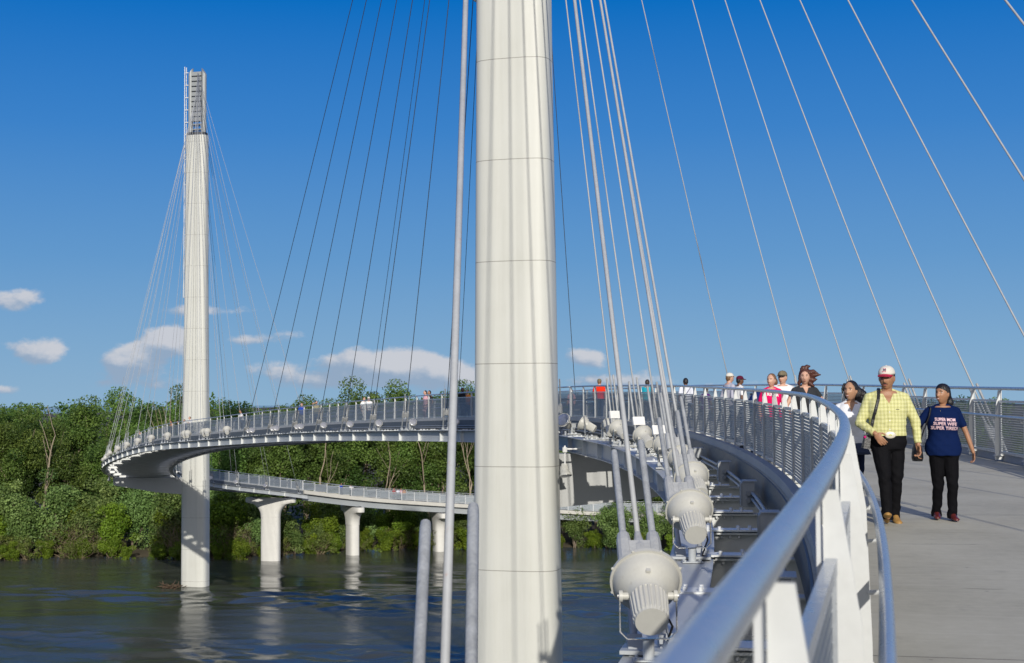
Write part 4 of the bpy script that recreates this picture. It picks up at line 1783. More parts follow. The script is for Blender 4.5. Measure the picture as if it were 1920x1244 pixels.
def hand(mb, wrist, d, palm_n, thumb_side, k=1.0, curl=.5):
    """five fingers from the wrist along d; palm_n is the palm side, thumb_side the lateral direction of the thumb"""
    d = Vector(d).normalized()
    n = Vector(palm_n)
    n = (n - d * n.dot(d)).normalized()
    t = d.cross(n)
    if t.dot(Vector(thumb_side)) < 0:
        t = -t
    w = Vector(wrist)
    rm = Matrix((t, n, d)).transposed()
    mb.ellipsoid(w + d * .048 * k, (.040 * k, .016 * k, .056 * k), rm, 12, 9)
    for i, (o, L) in enumerate(((.034, .066), (.0115, .074), (-.0115, .069), (-.034, .054))):
        b = w + d * .090 * k + t * o * k
        a1, a2 = curl * (.8 + .12 * i), curl * (2.0 + .15 * i)
        q1 = b + (d * math.cos(a1) + n * math.sin(a1)) * L * .52 * k
        q2 = q1 + (d * math.cos(a2) + n * math.sin(a2)) * L * .48 * k
        mb.tube([w + d * .05 * k + t * o * .8 * k, b, q1, q2], [.010 * k, .0092 * k, .0085 * k, .007 * k], 8)
        mb.ellipsoid(q2, (.0078 * k,) * 3, nu=8, nv=5)
    b = w + d * .022 * k + t * .030 * k
    q1 = b + (d * .55 + t * .75 + n * .25).normalized() * .040 * k
    q2 = q1 + (d * .9 + t * .25 + n * .35).normalized() * .034 * k
    mb.tube([w + d * .02 * k + t * .01 * k, b, q1, q2], [.014 * k, .014 * k, .011 * k, .009 * k], 8)
    mb.ellipsoid(q2, (.009 * k,) * 3, nu=8, nv=5)


def folds(o, amp):
    """creases pulled across a garment"""
    me = o.data
    v = np.empty(len(me.vertices) * 3)
    me.vertices.foreach_get('co', v)
    v = v.reshape(-1, 3)
    nn = np.empty(len(v) * 3)
    me.vertices.foreach_get('normal', nn)
    nn = nn.reshape(-1, 3)
    f = np.sin(v[:, 2] * 34 + v[:, 0] * 21 + 1.7 * np.sin(v[:, 0] * 17)) * .5 + np.sin(v[:, 2] * 61 - v[:, 0] * 43 + v[:, 1] * 30) * .35 + np.sin(v[:, 2] * 19 + v[:, 1] * 37 - v[:, 0] * 11) * .4
    v = v + nn * (f * amp(v))[:, None]
    me.vertices.foreach_set('co', v.reshape(-1))
    me.update()


def person(loc, yaw, label, H=1.72, fem=False, girth=1.0, skin='tan', legs=None, arms=None, look=(0, 0), lean=0.0,
           top=None, sleeve='short', top_hem=.50, neck='crew', bottom=None, shorts=False, shoes=None, hair=None, cap=None, near=False, smile=False,
           moustache=False, group='people on the bridge', extra=None, lower=True, vox=None):
    """legs: two ankle positions (right, left) in metres; arms: two (wrist, elbow hint, hand dir, palm, curl). local +Y is forward, +X the person's right"""
    k = H / 1.72
    root = empty('person', loc, yaw)
    tag(root, label, 'person', group)
    vx = vox or (.0065 if near else .014)
    skm = skin_mat(skin)
    shw = (.166 if fem else .187) * k * (1 + (girth - 1) * .4)
    sh_z = .800 * H
    ln = lambda z: Vector((0, lean * max(0, z - .53 * H), 0))       # leaning forward from the hips
    legs = legs or ((.095 * k, 0, .075 * k), (-.095 * k, 0, .075 * k))
    arms = arms or ((None,), (None,))
    body = MB()
    g = girth
    if fem:
        prof = [(.465, .088, .070, 0), (.50, .104, .078, -.004), (.545, .104, .075, -.006), (.60, .088, .062, .0), (.645, .082, .058, .004), (.70, .092, .070, .010), (.735, .096, .074, .010), (.775, .096, .060, 0), (.812, .086, .050, -.005), (.840, .050, .044, -.008)]
    else:
        prof = [(.465, .085, .066, 0), (.50, .098, .072, 0), (.55, .097, .068, 0), (.60, .094, .064, .004), (.66, .097, .066, .004), (.72, .105, .070, .002), (.77, .108, .066, -.004), (.815, .096, .054, -.010), (.845, .056, .048, -.012)]

    def torso(mb, inf, z0=-1, z1=9, hem=0.0, bell=0.0):
        rings = []
        zs = [p[0] for p in prof]
        lo, hi = max(z0, zs[0]), min(z1, zs[-1])
        for z in np.linspace(lo, hi, 22):
            a = np.interp(z, zs, [p[1] for p in prof]) * H * (1 + (g - 1) * (1.0 if z < .8 else .3))
            b = np.interp(z, zs, [p[2] for p in prof]) * H * (1 + (g - 1) * (1.15 if z < .8 else .3))
            cy = np.interp(z, zs, [p[3] for p in prof]) * H
            fl = hem * max(0, (.62 - z) / .12)
            wr = 1 + .012 * math.sin(z * 160) * (inf > .005)
            rings.append([p + ln(z * H) for p in ring_e(0, cy, z * H, (a + inf + fl) * wr, (b + inf + fl) * wr)])
        mb.loft(rings, True)

    # joints
    hips = [Vector((sd * (.047 if fem else .052) * H, 0, .515 * H)) for sd in (1, -1)]
    ank = [Vector(a) for a in legs]
    knees = [ik(h, a, .245 * H, .235 * H, (0, 1, .1)) for h, a in zip(hips, ank)]
    shs = [Vector((sd * shw, -.012, sh_z)) + ln(sh_z) for sd in (1, -1)]
    wr, el = [], []
    for i, sd in enumerate((1, -1)):
        a = arms[i]
        if a[0] is None:
            w = shs[i] + Vector((sd * .055, .05, -.515 * k))
            e = ik(shs[i], w, .172 * H, .150 * H, (sd * .4, -1, 0))
        else:
            w = Vector(a[0])
            e = ik(shs[i], w, .172 * H, .150 * H, a[1])
            w = e + (w - e).normalized() * min((w - e).length, .152 * H)
        wr.append(w)
        el.append(e)
    torso(body, 0, .515 if (bottom and lower) else -1)
    hd = Matrix.Translation(Vector((0, .018 * k, .926 * H)) + ln(.9 * H)) @ Matrix.Rotation(look[0], 4, 'Z') @ Matrix.Rotation(look[1], 4, 'X')
    head_part(body, hd, fem, k * (1.07 if fem else 1.10), plain=not near)
    nk = ln(.84 * H)
    body.tube([nk + Vector((0, -.016 * k, .80 * H)), nk + Vector((0, -.012 * k, .85 * H)), hd @ Vector((0, -.022, -.06))], [.062 * k, .053 * k * (.92 if fem else 1.08), .055 * k * (.9 if fem else 1.08)], 14)
    body.tube([shs[0] + Vector((-.02, 0, -.004)), nk + Vector((0, -.015, .832 * H)), shs[1] + Vector((.02, 0, -.004))], [.040 * k, .044 * k, .040 * k], 12)
    am = .9 if fem else 1.0
    for i, sd in enumerate((1, -1)):
        seg(body, shs[i], el[i], .050 * k * am * (1 + (g - 1) * .6), .037 * k * am, mid=.046 * k * am)
        seg(body, el[i], wr[i], .037 * k * am, .025 * k * am, mid=.035 * k * am)
        a = arms[i]
        fd = (wr[i] - el[i]).normalized()
        if len(a) > 2 and a[2] is not None:
            hand(body, wr[i], a[2], a[3], a[5] if len(a) > 5 else (0, 1, 0), k * (.93 if fem else 1.02), a[4])
        else:
            hand(body, wr[i], fd, (-sd, .1, 0), (0, 1, 0), k * (.93 if fem else 1.02), .35)
        if lower:
            seg(body, hips[i], knees[i], .080 * k * g, .052 * k, mid=.073 * k)
            seg(body, knees[i], ank[i], .050 * k, .034 * k, mid=.050 * k)
            body.ellipsoid(ank[i] + Vector((0, .03, -.035 * k)), (.028 * k, .055 * k, .022 * k))
    remesh(body, 'body', vx, skm, root, 2)
    # clothes
    if top:
        mb = MB()
        inf = .014 * k
        torso(mb, inf, top_hem, .828, hem=.012 if not fem else .003)
        yk = [shs[0] + Vector((-.005, 0, 0)), shs[0].lerp(nk + Vector((0, -.014, .828 * H)), .45), nk + Vector((.055 * k, -.014, .826 * H)), nk + Vector((0, -.014, .826 * H)), nk + Vector((-.055 * k, -.014, .826 * H)),
              shs[1].lerp(nk + Vector((0, -.014, .828 * H)), .45), shs[1] + Vector((.005, 0, 0))]
        mb.tube(yk, [q * k * (.94 if fem else 1.04) for q in (.056, .058, .058, .056, .058, .058, .056)], 14)
        for i, sd in enumerate((1, -1)):
            if sleeve in ('short', 'cap'):
                f = .62 if sleeve == 'short' else .36
                e = shs[i].lerp(el[i], f)
                seg(mb, shs[i] + Vector((-sd * .01, 0, -.005)), e, .062 * k * am * (1 + (g - 1) * .6), .058 * k * am)
            elif sleeve == 'long':
                rr = .056 * k * am
                seg(mb, shs[i] + Vector((-sd * .01, 0, -.005)), el[i], .066 * k * am, rr)
                w = el[i].lerp(wr[i], .93)
                # fabric bunches along the sleeve
                pts = [el[i].lerp(w, t) for t in np.linspace(0, 1, 9)]
                mb.tube(pts, [(.054 - .014 * t) * k * am * (1 + .07 * math.sin(t * 21 + sd)) for t in np.linspace(0, 1, 9)], 12)
                mb.tube([el[i].lerp(w, .86), w], [.044 * k * am, .041 * k * am], 12)
            elif sleeve == 'pushed':
                seg(mb, shs[i], el[i], .062 * k * am, .054 * k * am)
                w = el[i].lerp(wr[i], .55)
                seg(mb, el[i], w, .054 * k * am, .050 * k * am)
        wedge = None
        if neck == 'v':
            wedge = (.765 * H, .88 * H, .115 * H * .42, .0)
        elif neck == 'open':
            wedge = (.762 * H, .88 * H, .118 * H * .50, .0)
        sh = remesh(mb, 'shirt', vx * 1.25, top, root, 3, wedge)
        if near:
            folds(sh, lambda v: .0048 * np.clip((.76 * H - v[:, 2]) / .25, .25, 1))
    else:
        sh = None
    if bottom and lower:
        mb = MB()
        torso(mb, .011 * k, .47, .60)
        mb.ellipsoid((0, 0, .478 * H), (.086 * H * g, .070 * H * g, .034 * H))
        mb.ellipsoid((0, -.03 * H, .50 * H), (.09 * H * g, .062 * H * g, .05 * H))
        for i in range(2):
            seg(mb, hips[i] + Vector((0, 0, .02)), knees[i], .093 * k * g, .066 * k * (1 + (g - 1) * .5), mid=.082 * k * g)
            e = knees[i].lerp(ank[i], -.05 if shorts else 1.0)
            if not shorts:
                low = ank[i] + Vector((0, .004, -.056 * k))
                seg(mb, knees[i], ank[i], .066 * k * (1 + (g - 1) * .5), .058 * k, mid=.064 * k)
                mb.tube([ank[i].lerp(knees[i], .12), ank[i], low], [.060 * k, .064 * k, .068 * k], 14)
        tr = remesh(mb, 'trousers', vx * 1.3, bottom, root, 2)
        if near:
            zk = knees[0].z
            folds(tr, lambda v: .0060 * (.3 + np.exp(-((v[:, 2] - zk) / .10) ** 2) + 1.1 * np.exp(-((v[:, 2] - .10) / .10) ** 2) + .8 * np.exp(-((v[:, 2] - .48 * H) / .07) ** 2)))
    if shoes and lower:
        for i, sd in enumerate((1, -1)):
            mb = MB()
            a = ank[i]
            tl = arms and None
            pit = 0.0
            if extra and 'toe_up' in extra:
                pit = extra['toe_up'][i]
            base = Vector((a.x, a.y, a.z - .075 * k))
            rm = Matrix.Translation(base) @ Matrix.Rotation(-sd * R(7), 4, 'Z') @ Matrix.Rotation(pit, 4, 'X')
            rings = []
            for y, w, h in ((-.078, .022, .05), (-.066, .034, .078), (-.03, .038, .098), (.02, .039, .108), (.06, .043, .088), (.09, .044, .066), (.12, .046, .052), (.16, .042, .044), (.185, .028, .036), (.196, .010, .02)):
                ring = []
                for q in range(16):
                    t = 2 * math.pi * q / 16
                    z = h * .5 + math.sin(t) * h * .5
                    ring.append(rm @ Vector((math.cos(t) * w * k * (1.0 if math.sin(t) < .2 else .86), y * k, max(.0, z * k))))
                rings.append(ring)
            mb.loft(rings, True)
            mb.build('shoe', shoes, root, smooth=True)
    # head details
    r3 = hd.to_3x3()
    hk = k * (1.07 if fem else 1.10)
    at = lambda x, y, z: hd @ Vector((x * hk, y * hk, z * hk))
    if near or H * 0 == 0 and near is not None:
        for sd in (-1, 1):
            if near:
                mb = MB()
                mb.ellipsoid(at(sd * .031, .0725, .014), (.0125 * hk, .008 * hk, .0062 * hk), r3, 12, 8)
                mb.build('eye', M['eyewhite'], root, smooth=True)
            mb = MB()
            mb.ellipsoid(at(sd * .031, .0775 if near else .078, .0140), (.0078 * hk, .0050 * hk, .0066 * hk), r3, 10, 6)
            mb.build('iris' if near else 'eye', M['dark_eye'], root, smooth=True)
            mb = MB()
            mb.tube([at(sd * .014, .0885, .029), at(sd * .031, .0865, .0345), at(sd * .048, .0755, .030)], [.0034 * hk, .0048 * hk, .0024 * hk], 6)
            mb.build('eyebrow', hair['mat'] if hair else M['dark_eye'], root, smooth=True)
        mb = MB()
        mb.ellipsoid(at(0, .0915, -.0555), (.022 * hk, .007 * hk, .0042 * hk), r3, 12, 6)
        mb.ellipsoid(at(0, .0915, -.0668), (.019 * hk, .007 * hk, .0045 * hk), r3, 12, 6)
        mb.build('lips', M['lips'], root, smooth=True)
        if smile:
            mb = MB()
            mb.ellipsoid(at(0, .0925, -.0610), (.016 * hk, .0052 * hk, .0038 * hk), r3, 12, 6)
            mb.build('teeth', M['teeth'], root, smooth=True)
        if moustache:
            mb = MB()
            mb.tube([at(-.027, .088, -.0535), at(0, .0975, -.0465), at(.027, .088, -.0535)], [.003 * hk, .0062 * hk, .003 * hk], 8)
            mb.build('moustache', hair['mat'], root, smooth=True)
    if hair:
        mb = MB()
        for (c, rad) in hair['blobs']:
            mb.ellipsoid(at(*c), tuple(r * hk for r in rad), r3, 20, 14)
        for (pts, rr) in hair.get('locks', ()):
            mb.tube([at(*p) for p in pts], [r * hk for r in rr], 8)
        ho = remesh(mb, 'hair', vx * 1.1, hair['mat'], root, 1)
        v = np.empty(len(ho.data.vertices) * 3)
        ho.data.vertices.foreach_get('co', v)
        v = v.reshape(-1, 3)
        nv = np.empty(len(v) * 3)
        ho.data.vertices.foreach_get('normal', nv)
        amp = hair.get('rough', .0025)
        v += nv.reshape(-1, 3) * (np.sin(v[:, 0] * 310 + 6 * np.sin(v[:, 2] * 24)) * np.sin(v[:, 1] * 260 + 5 * np.sin(v[:, 2] * 31)) * amp)[:, None]
        ho.data.vertices.foreach_set('co', v.reshape(-1))
        ho.data.update()
    if cap:
        mb = MB()
        rings = []
        for j in range(9):
            ph = math.pi / 2 * j / 8
            z = .040 + .088 * math.sin(ph)
            c = max(.02, math.cos(ph) ** .8)
            rings.append([at(.084 * c * math.cos(t), -.004 + .102 * c * math.sin(t), z) for t in np.linspace(0, 2 * math.pi, 28, endpoint=False)])
        mb.loft(rings, True)
        mb.ellipsoid(at(0, -.004, .128), (.008 * hk, .008 * hk, .005 * hk), r3, 8, 5)
        co = mb.build('cap_crown', cap[0], root, smooth=True)
        mb = MB()
        top_, bot = [], []
        for j in range(5):
            f = j / 4
            for i_ in range(11):
                u = -1 + 2 * i_ / 10
                x = .076 * u * (1 - .10 * f * abs(u))
                y = .062 + .040 * math.sqrt(max(0, 1 - u * u)) + f * .074 * math.sqrt(max(0, 1 - (u * .96) ** 2)) ** .8
                z = .046 - .014 * u * u - .014 * f
                top_.append(at(x, y, z + .003))
                bot.append(at(x, y, z - .003))
        nn = 11
        F = [(a * nn + i_, a * nn + i_ + 1, (a + 1) * nn + i_ + 1, (a + 1) * nn + i_) for a in range(4) for i_ in range(nn - 1)]
        n0 = len(top_)
        edge = [i_ for i_ in range(nn)] + [a * nn + nn - 1 for a in range(1, 5)] + [4 * nn + i_ for i_ in range(nn - 2, -1, -1)] + [a * nn for a in range(3, 0, -1)]
        side = [(edge[i_], edge[(i_ + 1) % len(edge)], n0 + edge[(i_ + 1) % len(edge)], n0 + edge[i_]) for i_ in range(len(edge))]
        mb.add(top_ + bot, F + [tuple(n0 + v for v in f[::-1]) for f in F] + side)
        mb.build('cap_brim', cap[1], root, smooth=True)
    root['_h'] = H
    del root['_h']
    return {'root': root, 'at': at, 'hd': hd, 'sh': sh, 'wr': wr, 'el': el, 'shs': shs, 'H': H, 'k': k}


M['eyewhite'] = mat('eye_white', (.7, .68, .64), .25, 0, .03, 5)
M['dark_eye'] = mat('dark_eye', (.02, .013, .01), .2, 0, .03, 5)
M['lips'] = mat('lips', (.36, .13, .10), .45, 0, .06, 20)
M['teeth'] = mat('teeth', (.8, .78, .72), .3, 0, .03, 9)
HB = hair_mat('black', (.012, .010, .011))
HBR = hair_mat('auburn', (.075, .024, .016))
HBL = hair_mat('light_brown', (.17, .095, .045))
HDB = hair_mat('dark_brown', (.03, .02, .014))
SHORT = lambda m: {'mat': m, 'blobs': [((0, -.016, .026), (.080, .090, .100)), ((0, -.045, -.01), (.070, .062, .07))], 'rough': .002}
BOB = lambda m: {'mat': m, 'blobs': [((0, -.020, .030), (.084, .092, .100)), ((0, -.055, -.03), (.080, .060, .09)), ((.065, -.03, -.04), (.022, .045, .07)), ((-.065, -.03, -.04), (.022, .045, .07))]}


def deck_at(px_, y, off_z=0.0):
    """standing point on the walkway at depth y that is seen at image column px_"""
    lo, hi = -80.0, 40.0
    z = deck_z(0, y)
    for _ in range(40):
        m_ = (lo + hi) / 2
        if px((m_, y, z + 1.0))[0] < px_:
            lo = m_
        else:
            hi = m_
    return Vector((lo, y, deck_z(lo, y) + off_z))


def deck_z(x, y):
    d = np.hypot(PATH[:, 0] - x, PATH[:, 1] - y) if x else np.abs(PATH[:600, 1] - y)
    return float(PATH[int(np.argmin(d)), 2]) - .02


def lettering(text_rows, person_d, x0, z0, hgt, m, bold=.012, tilt=0.0, width=None, dy=.25):
    """raised print wrapped on the front of a shirt; rows of (text, width, dz)"""
    bvh = None
    sh = person_d['sh']
    me = sh.data
    bvh = BVHTree.FromPolygons([v.co[:] for v in me.vertices], [p.vertices[:] for p in me.polygons])
    for (txt, wid, dz) in text_rows:
        cu = bpy.data.curves.new('t', 'FONT')
        cu.body = txt
        cu.size = 1.0
        cu.align_x = 'CENTER'
        cu.offset = bold
        cu.resolution_u = 2
        o = bpy.data.objects.new('tmp', cu)
        COL.objects.link(o)
        dg = bpy.context.evaluated_depsgraph_get()
        dg.update()
        tm = bpy.data.meshes.new_from_object(o.evaluated_get(dg))
        bpy.data.objects.remove(o)
        bm = bmesh.new()
        bm.from_mesh(tm)
        bmesh.ops.triangulate(bm, faces=bm.faces)
        bmesh.ops.subdivide_edges(bm, edges=[e for e in bm.edges if e.calc_length() > .15], cuts=2)
        xs_ = [v.co.x for v in bm.verts]
        w0 = max(xs_) - min(xs_)
        for v in bm.verts:
            x = x0 - v.co.x * wid / w0          # seen from the front the person's right is on the left
            z = z0 + dz + v.co.y * hgt + tilt * (v.co.x * wid / w0)
            hit = bvh.ray_cast(Vector((x, 1, z)), Vector((0, -1, 0)))
            y = hit[0].y if hit[0] is not None else .1
            v.co = Vector((x, y + .0035, z))
        me2 = bpy.data.meshes.new('lettering')
        bm.to_mesh(me2)
        bm.free()
        me2.materials.append(m)
        link('lettering', me2, person_d['root'])


PI = math.pi
# --- the three walkers in front: (they face the camera, so their right hand is on the left of the picture)
pm = deck_at(1664, 15.9)
man = person(pm, PI - R(5), 'man in yellow plaid shirt, black jeans and white cap walking towards the camera', H=1.735, girth=1.14, skin='tan',
             legs=((.055, .20, .112), (-.075, -.10, .080)),
             arms=(((.165, .20, .995), (.75, -.7, -.1), (-.55, .30, -.75), (-.3, -.9, .1), .35, (-.6, .2, .6)), ((-.325, .05, .865), (-.8, -.7, 0), (-.12, .12, -1), (1, .2, 0), .75, (.2, 1, 0))),
             look=(R(-22), R(-4)), top=plaid_mat(), sleeve='long', top_hem=.555, neck='open', bottom=cloth('black_denim', (.0045, .0045, .006), .8, .15),
             shoes=mat('tan_leather', (.36, .20, .055), .55, 0, .15, 12), hair=SHORT(HB), cap=(cloth('cream_cap', (.66, .63, .56)), cloth('red_brim', (.48, .03, .07))), near=True, smile=False, moustache=True,
             extra={'toe_up': (R(24), R(-6))})
pw = deck_at(1768, 16.15)
wom = person(pw, PI - R(6), 'woman in navy printed t-shirt and black trousers holding the hand of the man in yellow', H=1.535, fem=True, girth=1.18, skin='tan',
             legs=((.070, -.10, .082), (-.068, .08, .075)),
             arms=(((.295, .08, .800), (1, -.3, 0), (.10, .10, -1), (-1, .1, 0), .7, (-.1, 1, 0)), ((-.335, .02, .735), (-1, -.5, 0), (-.02, .15, -1), (1, .2, 0), .5, (.1, 1, 0))),
             look=(R(-42), R(4)), top=cloth('navy_jersey', (.002, .011, .060), .85, .06), sleeve='short', top_hem=.475, neck='crew', bottom=cloth('black_twill', (.0035, .0035, .005)),
             shoes=mat('oxblood_leather', (.10, .018, .016), .3, 0, .1, 12), smile=True, near=True,
             hair={'mat': HB, 'blobs': [((0, -.018, .030), (.083, .090, .098)), ((0, -.062, .0), (.070, .060, .080)), ((0, -.105, -.05), (.045, .045, .06)), ((0, .0, .050), (.078, .082, .078))],
                   'locks': [(((0, -.10, -.03), (-.03, -.115, -.10), (-.04, -.11, -.17)), (.055, .05, .015))]})
pg = deck_at(1596, 16.9)
girl = person(pg, PI - R(8), 'young woman in white zipped top with long black hair beside the left railing', H=1.57, fem=True, girth=.98, skin='olive',
              legs=((.08, .10, .08), (-.08, -.10, .075)),
              arms=(((.215, .16, .86), (1, -.4, 0), (-.35, .5, -.45), (-.6, -.3, .2), .6, (-.4, .3, .4)), ((-.255, .04, .86), (-1, -.5, 0), (-.05, .2, -1), (1, .1, 0), .5, (.1, 1, 0))),
              look=(R(-30), R(2)), top=cloth('white_jersey', (.74, .75, .78), .8, .04), sleeve='long', top_hem=.50, neck='v', bottom=cloth('dark_navy_denim', (.012, .018, .045)),
              shoes=cloth('dark_shoe', (.02, .02, .03)), smile=True, near=True,
              hair={'mat': HB, 'blobs': [((0, -.020, .030), (.085, .094, .100)), ((-.03, -.075, -.03), (.085, .06, .10)), ((-.06, -.10, -.10), (.07, .05, .09)), ((.066, -.02, -.02), (.022, .05, .08))],
                    'locks': [(((-.03, -.09, .02), (-.11, -.12, -.04), (-.17, -.13, -.12)), (.05, .05, .015)), (((.03, -.09, -.05), (.05, -.10, -.14), (.06, -.09, -.22)), (.05, .045, .012)),
                              (((-.02, -.10, -.05), (-.08, -.12, -.16), (-.09, -.12, -.25)), (.06, .05, .015)), (((.06, .03, .09), (.088, .045, .02), (.085, .05, -.04)), (.02, .016, .006))]})
# navy ruffled hem under the white top
mb = MB()
rings = []
for z, a, b in ((.535, .112, .080), (.505, .118, .084), (.475, .128, .092), (.447, .140, .100)):
    ring = ring_e(0, 0, z * 1.57, a * 1.57, b * 1.57, 60)
    ring = [Vector((p.x * (1 + .03 * (.53 - z) * 12 * math.sin(i * 2 * math.pi * 11 / 60)), p.y * (1 + .03 * (.53 - z) * 12 * math.sin(i * 2 * math.pi * 11 / 60)), p.z)) for i, p in enumerate(ring)]
    rings.append(ring)
mb.loft(rings, True)
mb.build('ruffled_hem', cloth('slate_blue_cotton', (.045, .060, .11)), girl['root'], smooth=True)

pr = mat('pink_and_white_print', (.72, .50, .55), .7, 0, .25, 22)
lettering([('SUPER MOM', .225, 0.0), ('SUPER WIFE', .258, -.048), ('SUPER TIRED!', .298, -.096)], wom, .0, 1.118, .050, pr, bold=.03, tilt=-.045)
# pendant on a thin chain
mb = MB()
mb.tube([(.06, .045, 1.275), (.035, .098, 1.215), (.005, .135, 1.155), (-.03, .10, 1.215), (-.055, .045, 1.275)], .0022, 5)
mb.ellipsoid((.005, .140, 1.150), (.010, .005, .010))
mb.ellipsoid((.04, .095, 1.222), (.008, .005, .013))
mb.build('necklace', mat('gold', (.7, .5, .2), .3, .9, .05, 9), wom['root'])

# belt with its big oval buckle, collar, placket, cap badge
H = man['H']
mb = MB()
rg = [[Vector((p.x, p.y, z)) for p in ring_e(0, .002, z, .1065 * H * 1.0, .082 * H, 40)] for z in (.553 * H, .553 * H + .040)]
mb.loft(rg, True)
mb.build('belt', mat('pale_leather_belt', (.52, .47, .36), .6, 0, .1, 10), man['root'])
mb = MB()
mb.ellipsoid((-.005, .083 * H + .004, .553 * H + .020), (.062, .010, .040), None, 20, 10)
mb.build('belt_buckle', mat('ivory_buckle', (.66, .61, .5), .35, .2, .12, 30), man['root'], smooth=True)
shb = BVHTree.FromPolygons([v.co[:] for v in man['sh'].data.vertices], [p.vertices[:] for p in man['sh'].data.polygons])


def front_y(x, z, bvh=shb):
    h = bvh.ray_cast(Vector((x, 1, z)), Vector((0, -1, 0)))
    return h[0].y if h[0] is not None else .1


plm = M['cloth_yellow_plaid']
mb = MB()
pts = [(0.0, front_y(0.0, z) + .001, z) for z in np.linspace(.605 * H, .755 * H, 12)]
for a, b in zip(pts[:-1], pts[1:]):
    mb.add([(a[0] + .016, a[1] + .0015, a[2]), (a[0] - .016, a[1] + .0045, a[2]), (b[0] - .016, b[1] + .0045, b[2]), (b[0] + .016, b[1] + .0015, b[2]),
            (a[0] - .018, a[1] - .004, a[2]), (b[0] - .018, b[1] - .004, b[2])], [(0, 1, 2, 3), (1, 4, 5, 2)])
mb.build('button_placket', plm, man['root'])
mb = MB()
for z in (.60, .655, .71):
    mb.lathe([(0, .0065), (.004, .0065)], (0, front_y(0, z * H) + .004, z * H), (0, 1, 0), 10)
mb.build('shirt_buttons', M['white'], man['root'])
mb = MB()
mb.box((-.088, front_y(-.088, .725 * H) + .003, .727 * H), (.040, .003, .006))
mb.build('pocket_label', M['dark'], man['root'])
for sd in (-1, 1):
    mb = MB()
    a = [(sd * .030, -.055, .862 * H), (sd * .066, -.010, .855 * H), (sd * .064, .045, .835 * H), (sd * .030, .092, .790 * H)]
    b = [(sd * .040, -.070, .838 * H), (sd * .096, -.012, .826 * H), (sd * .092, .060, .806 * H), (sd * .066, .100, .770 * H)]
    mb.loft([[Vector(p), Vector(q), Vector(q) + Vector((0, -.004, .004)), Vector(p) + Vector((-sd * .004, -.004, 0))] for p, q in zip(a, b)], True)
    mb.build('collar', plm, man['root'], smooth=True, angle=50)
# badge on the front of the cap: a navy bar over red letters
mb = MB()
mb2 = MB()
at = man['at']
r3 = man['hd'].to_3x3()
for i_, (x, z, w, h) in enumerate(((0, .088, .030, .013), (-.010, .074, .008, .010), (.004, .074, .008, .010), (.018, .074, .006, .010), (-.006, .100, .014, .007), (.010, .100, .008, .007))):
    ph = math.asin(min(1, (z - .040) / .088))
    y = -.004 + .102 * math.cos(ph) ** .8
    (mb if i_ == 0 else mb2).box(at(x, y + .001, z), (w, .008, h), r3 @ Matrix.Rotation(R(38), 3, 'X'))
mb.build('cap_badge', cloth('navy_badge', (.02, .02, .09)), man['root'])
mb2.build('cap_letters', cloth('pink_badge', (.6, .12, .2)), man['root'])


def strap(pts, w, m, name, parent):
    mb = MB()
    mb.tube(pts, [w] * len(pts), 6, flat=.25)
    return mb.build(name, m, parent)


bagm = mat('black_leather', (.012, .012, .014), .42, 0, .12, 14, bump=.25, bscale=50)
# the man's slim bag at his right hip
bag = empty('shoulder_bag', pm, PI - R(5))
tag(bag, 'small black bag with diagonal strap at the hip of the man in yellow', 'bag')
pts = []
for t in np.linspace(0, 1, 12):
    x, z = .095 + .11 * t ** .8, .815 * H - .42 * t
    pts.append((x, front_y(min(x, .165), z) + .006 - .02 * max(0, t - .8), z))
pts = [(.080, -.135, .775 * H), (.084, -.075, .845 * H), (.087, -.015, .862 * H), (.091, .045, .850 * H)] + pts[1:]
strap(pts, .017, bagm, 'strap', bag)
mb = MB()
mb.box((.235, .02, .90), (.07, .17, .15), Matrix.Rotation(R(-10), 3, 'Y'), taper=.85)
mb.build('pouch', bagm, bag)
mb = MB()
mb.ellipsoid((.262, .09, .955), (.016, .02, .016))
mb.build('trim', cloth('magenta_trim', (.6, .02, .2)), bag)
# the woman's handbag
bag2 = empty('shoulder_bag', pw, PI - R(6))
tag(bag2, 'black leather handbag hanging from the shoulder of the woman in the navy shirt', 'bag')
mb = MB()
rings = []
for z, a, b in ((.665, .050, .10), (.70, .060, .12), (.80, .050, .115), (.885, .026, .085)):
    rings.append(ring_e(.285, -.02, z, a, b, 20, 3.0))
mb.loft(rings, True)
mb.build('bag_body', bagm, bag2, smooth=True, angle=50)
strap([(.262, .03, .88), (.225, .085, 1.02), (.165, .105, 1.17), (.140, .07, 1.262), (.145, -.02, 1.285), (.19, -.09, 1.15), (.262, -.07, .88)], .011, bagm, 'strap', bag2)
mb = MB()
for dy in (.03, -.05):
    mb.lathe([(0, .016), (.006, .016)], (.262, dy + .025, .885), (0, 1, 0), 10)
    mb.box((.262, dy + .03, .86), (.014, .006, .04))
mb.build('buckles', M['bracket'], bag2)

# --- people along the left railing, seen above it
ARMREST = (((.16, .34, 1.20), (1, -.2, -.6), (-.6, .5, 0), (0, 0, -1), .3, (0, 1, 0)), ((-.16, .34, 1.20), (-1, -.2, -.6), (.6, .5, 0), (0, 0, -1), .3, (0, 1, 0)))


def bystander(px_, y, yaw, label, **kw):
    p = deck_at(px_, y)
    kw.setdefault('shoes', cloth('dark_shoe', (.02, .02, .03)))
    kw.setdefault('bottom', cloth('blue_denim', (.05, .075, .14)))
    return person(p, yaw, label, **kw)


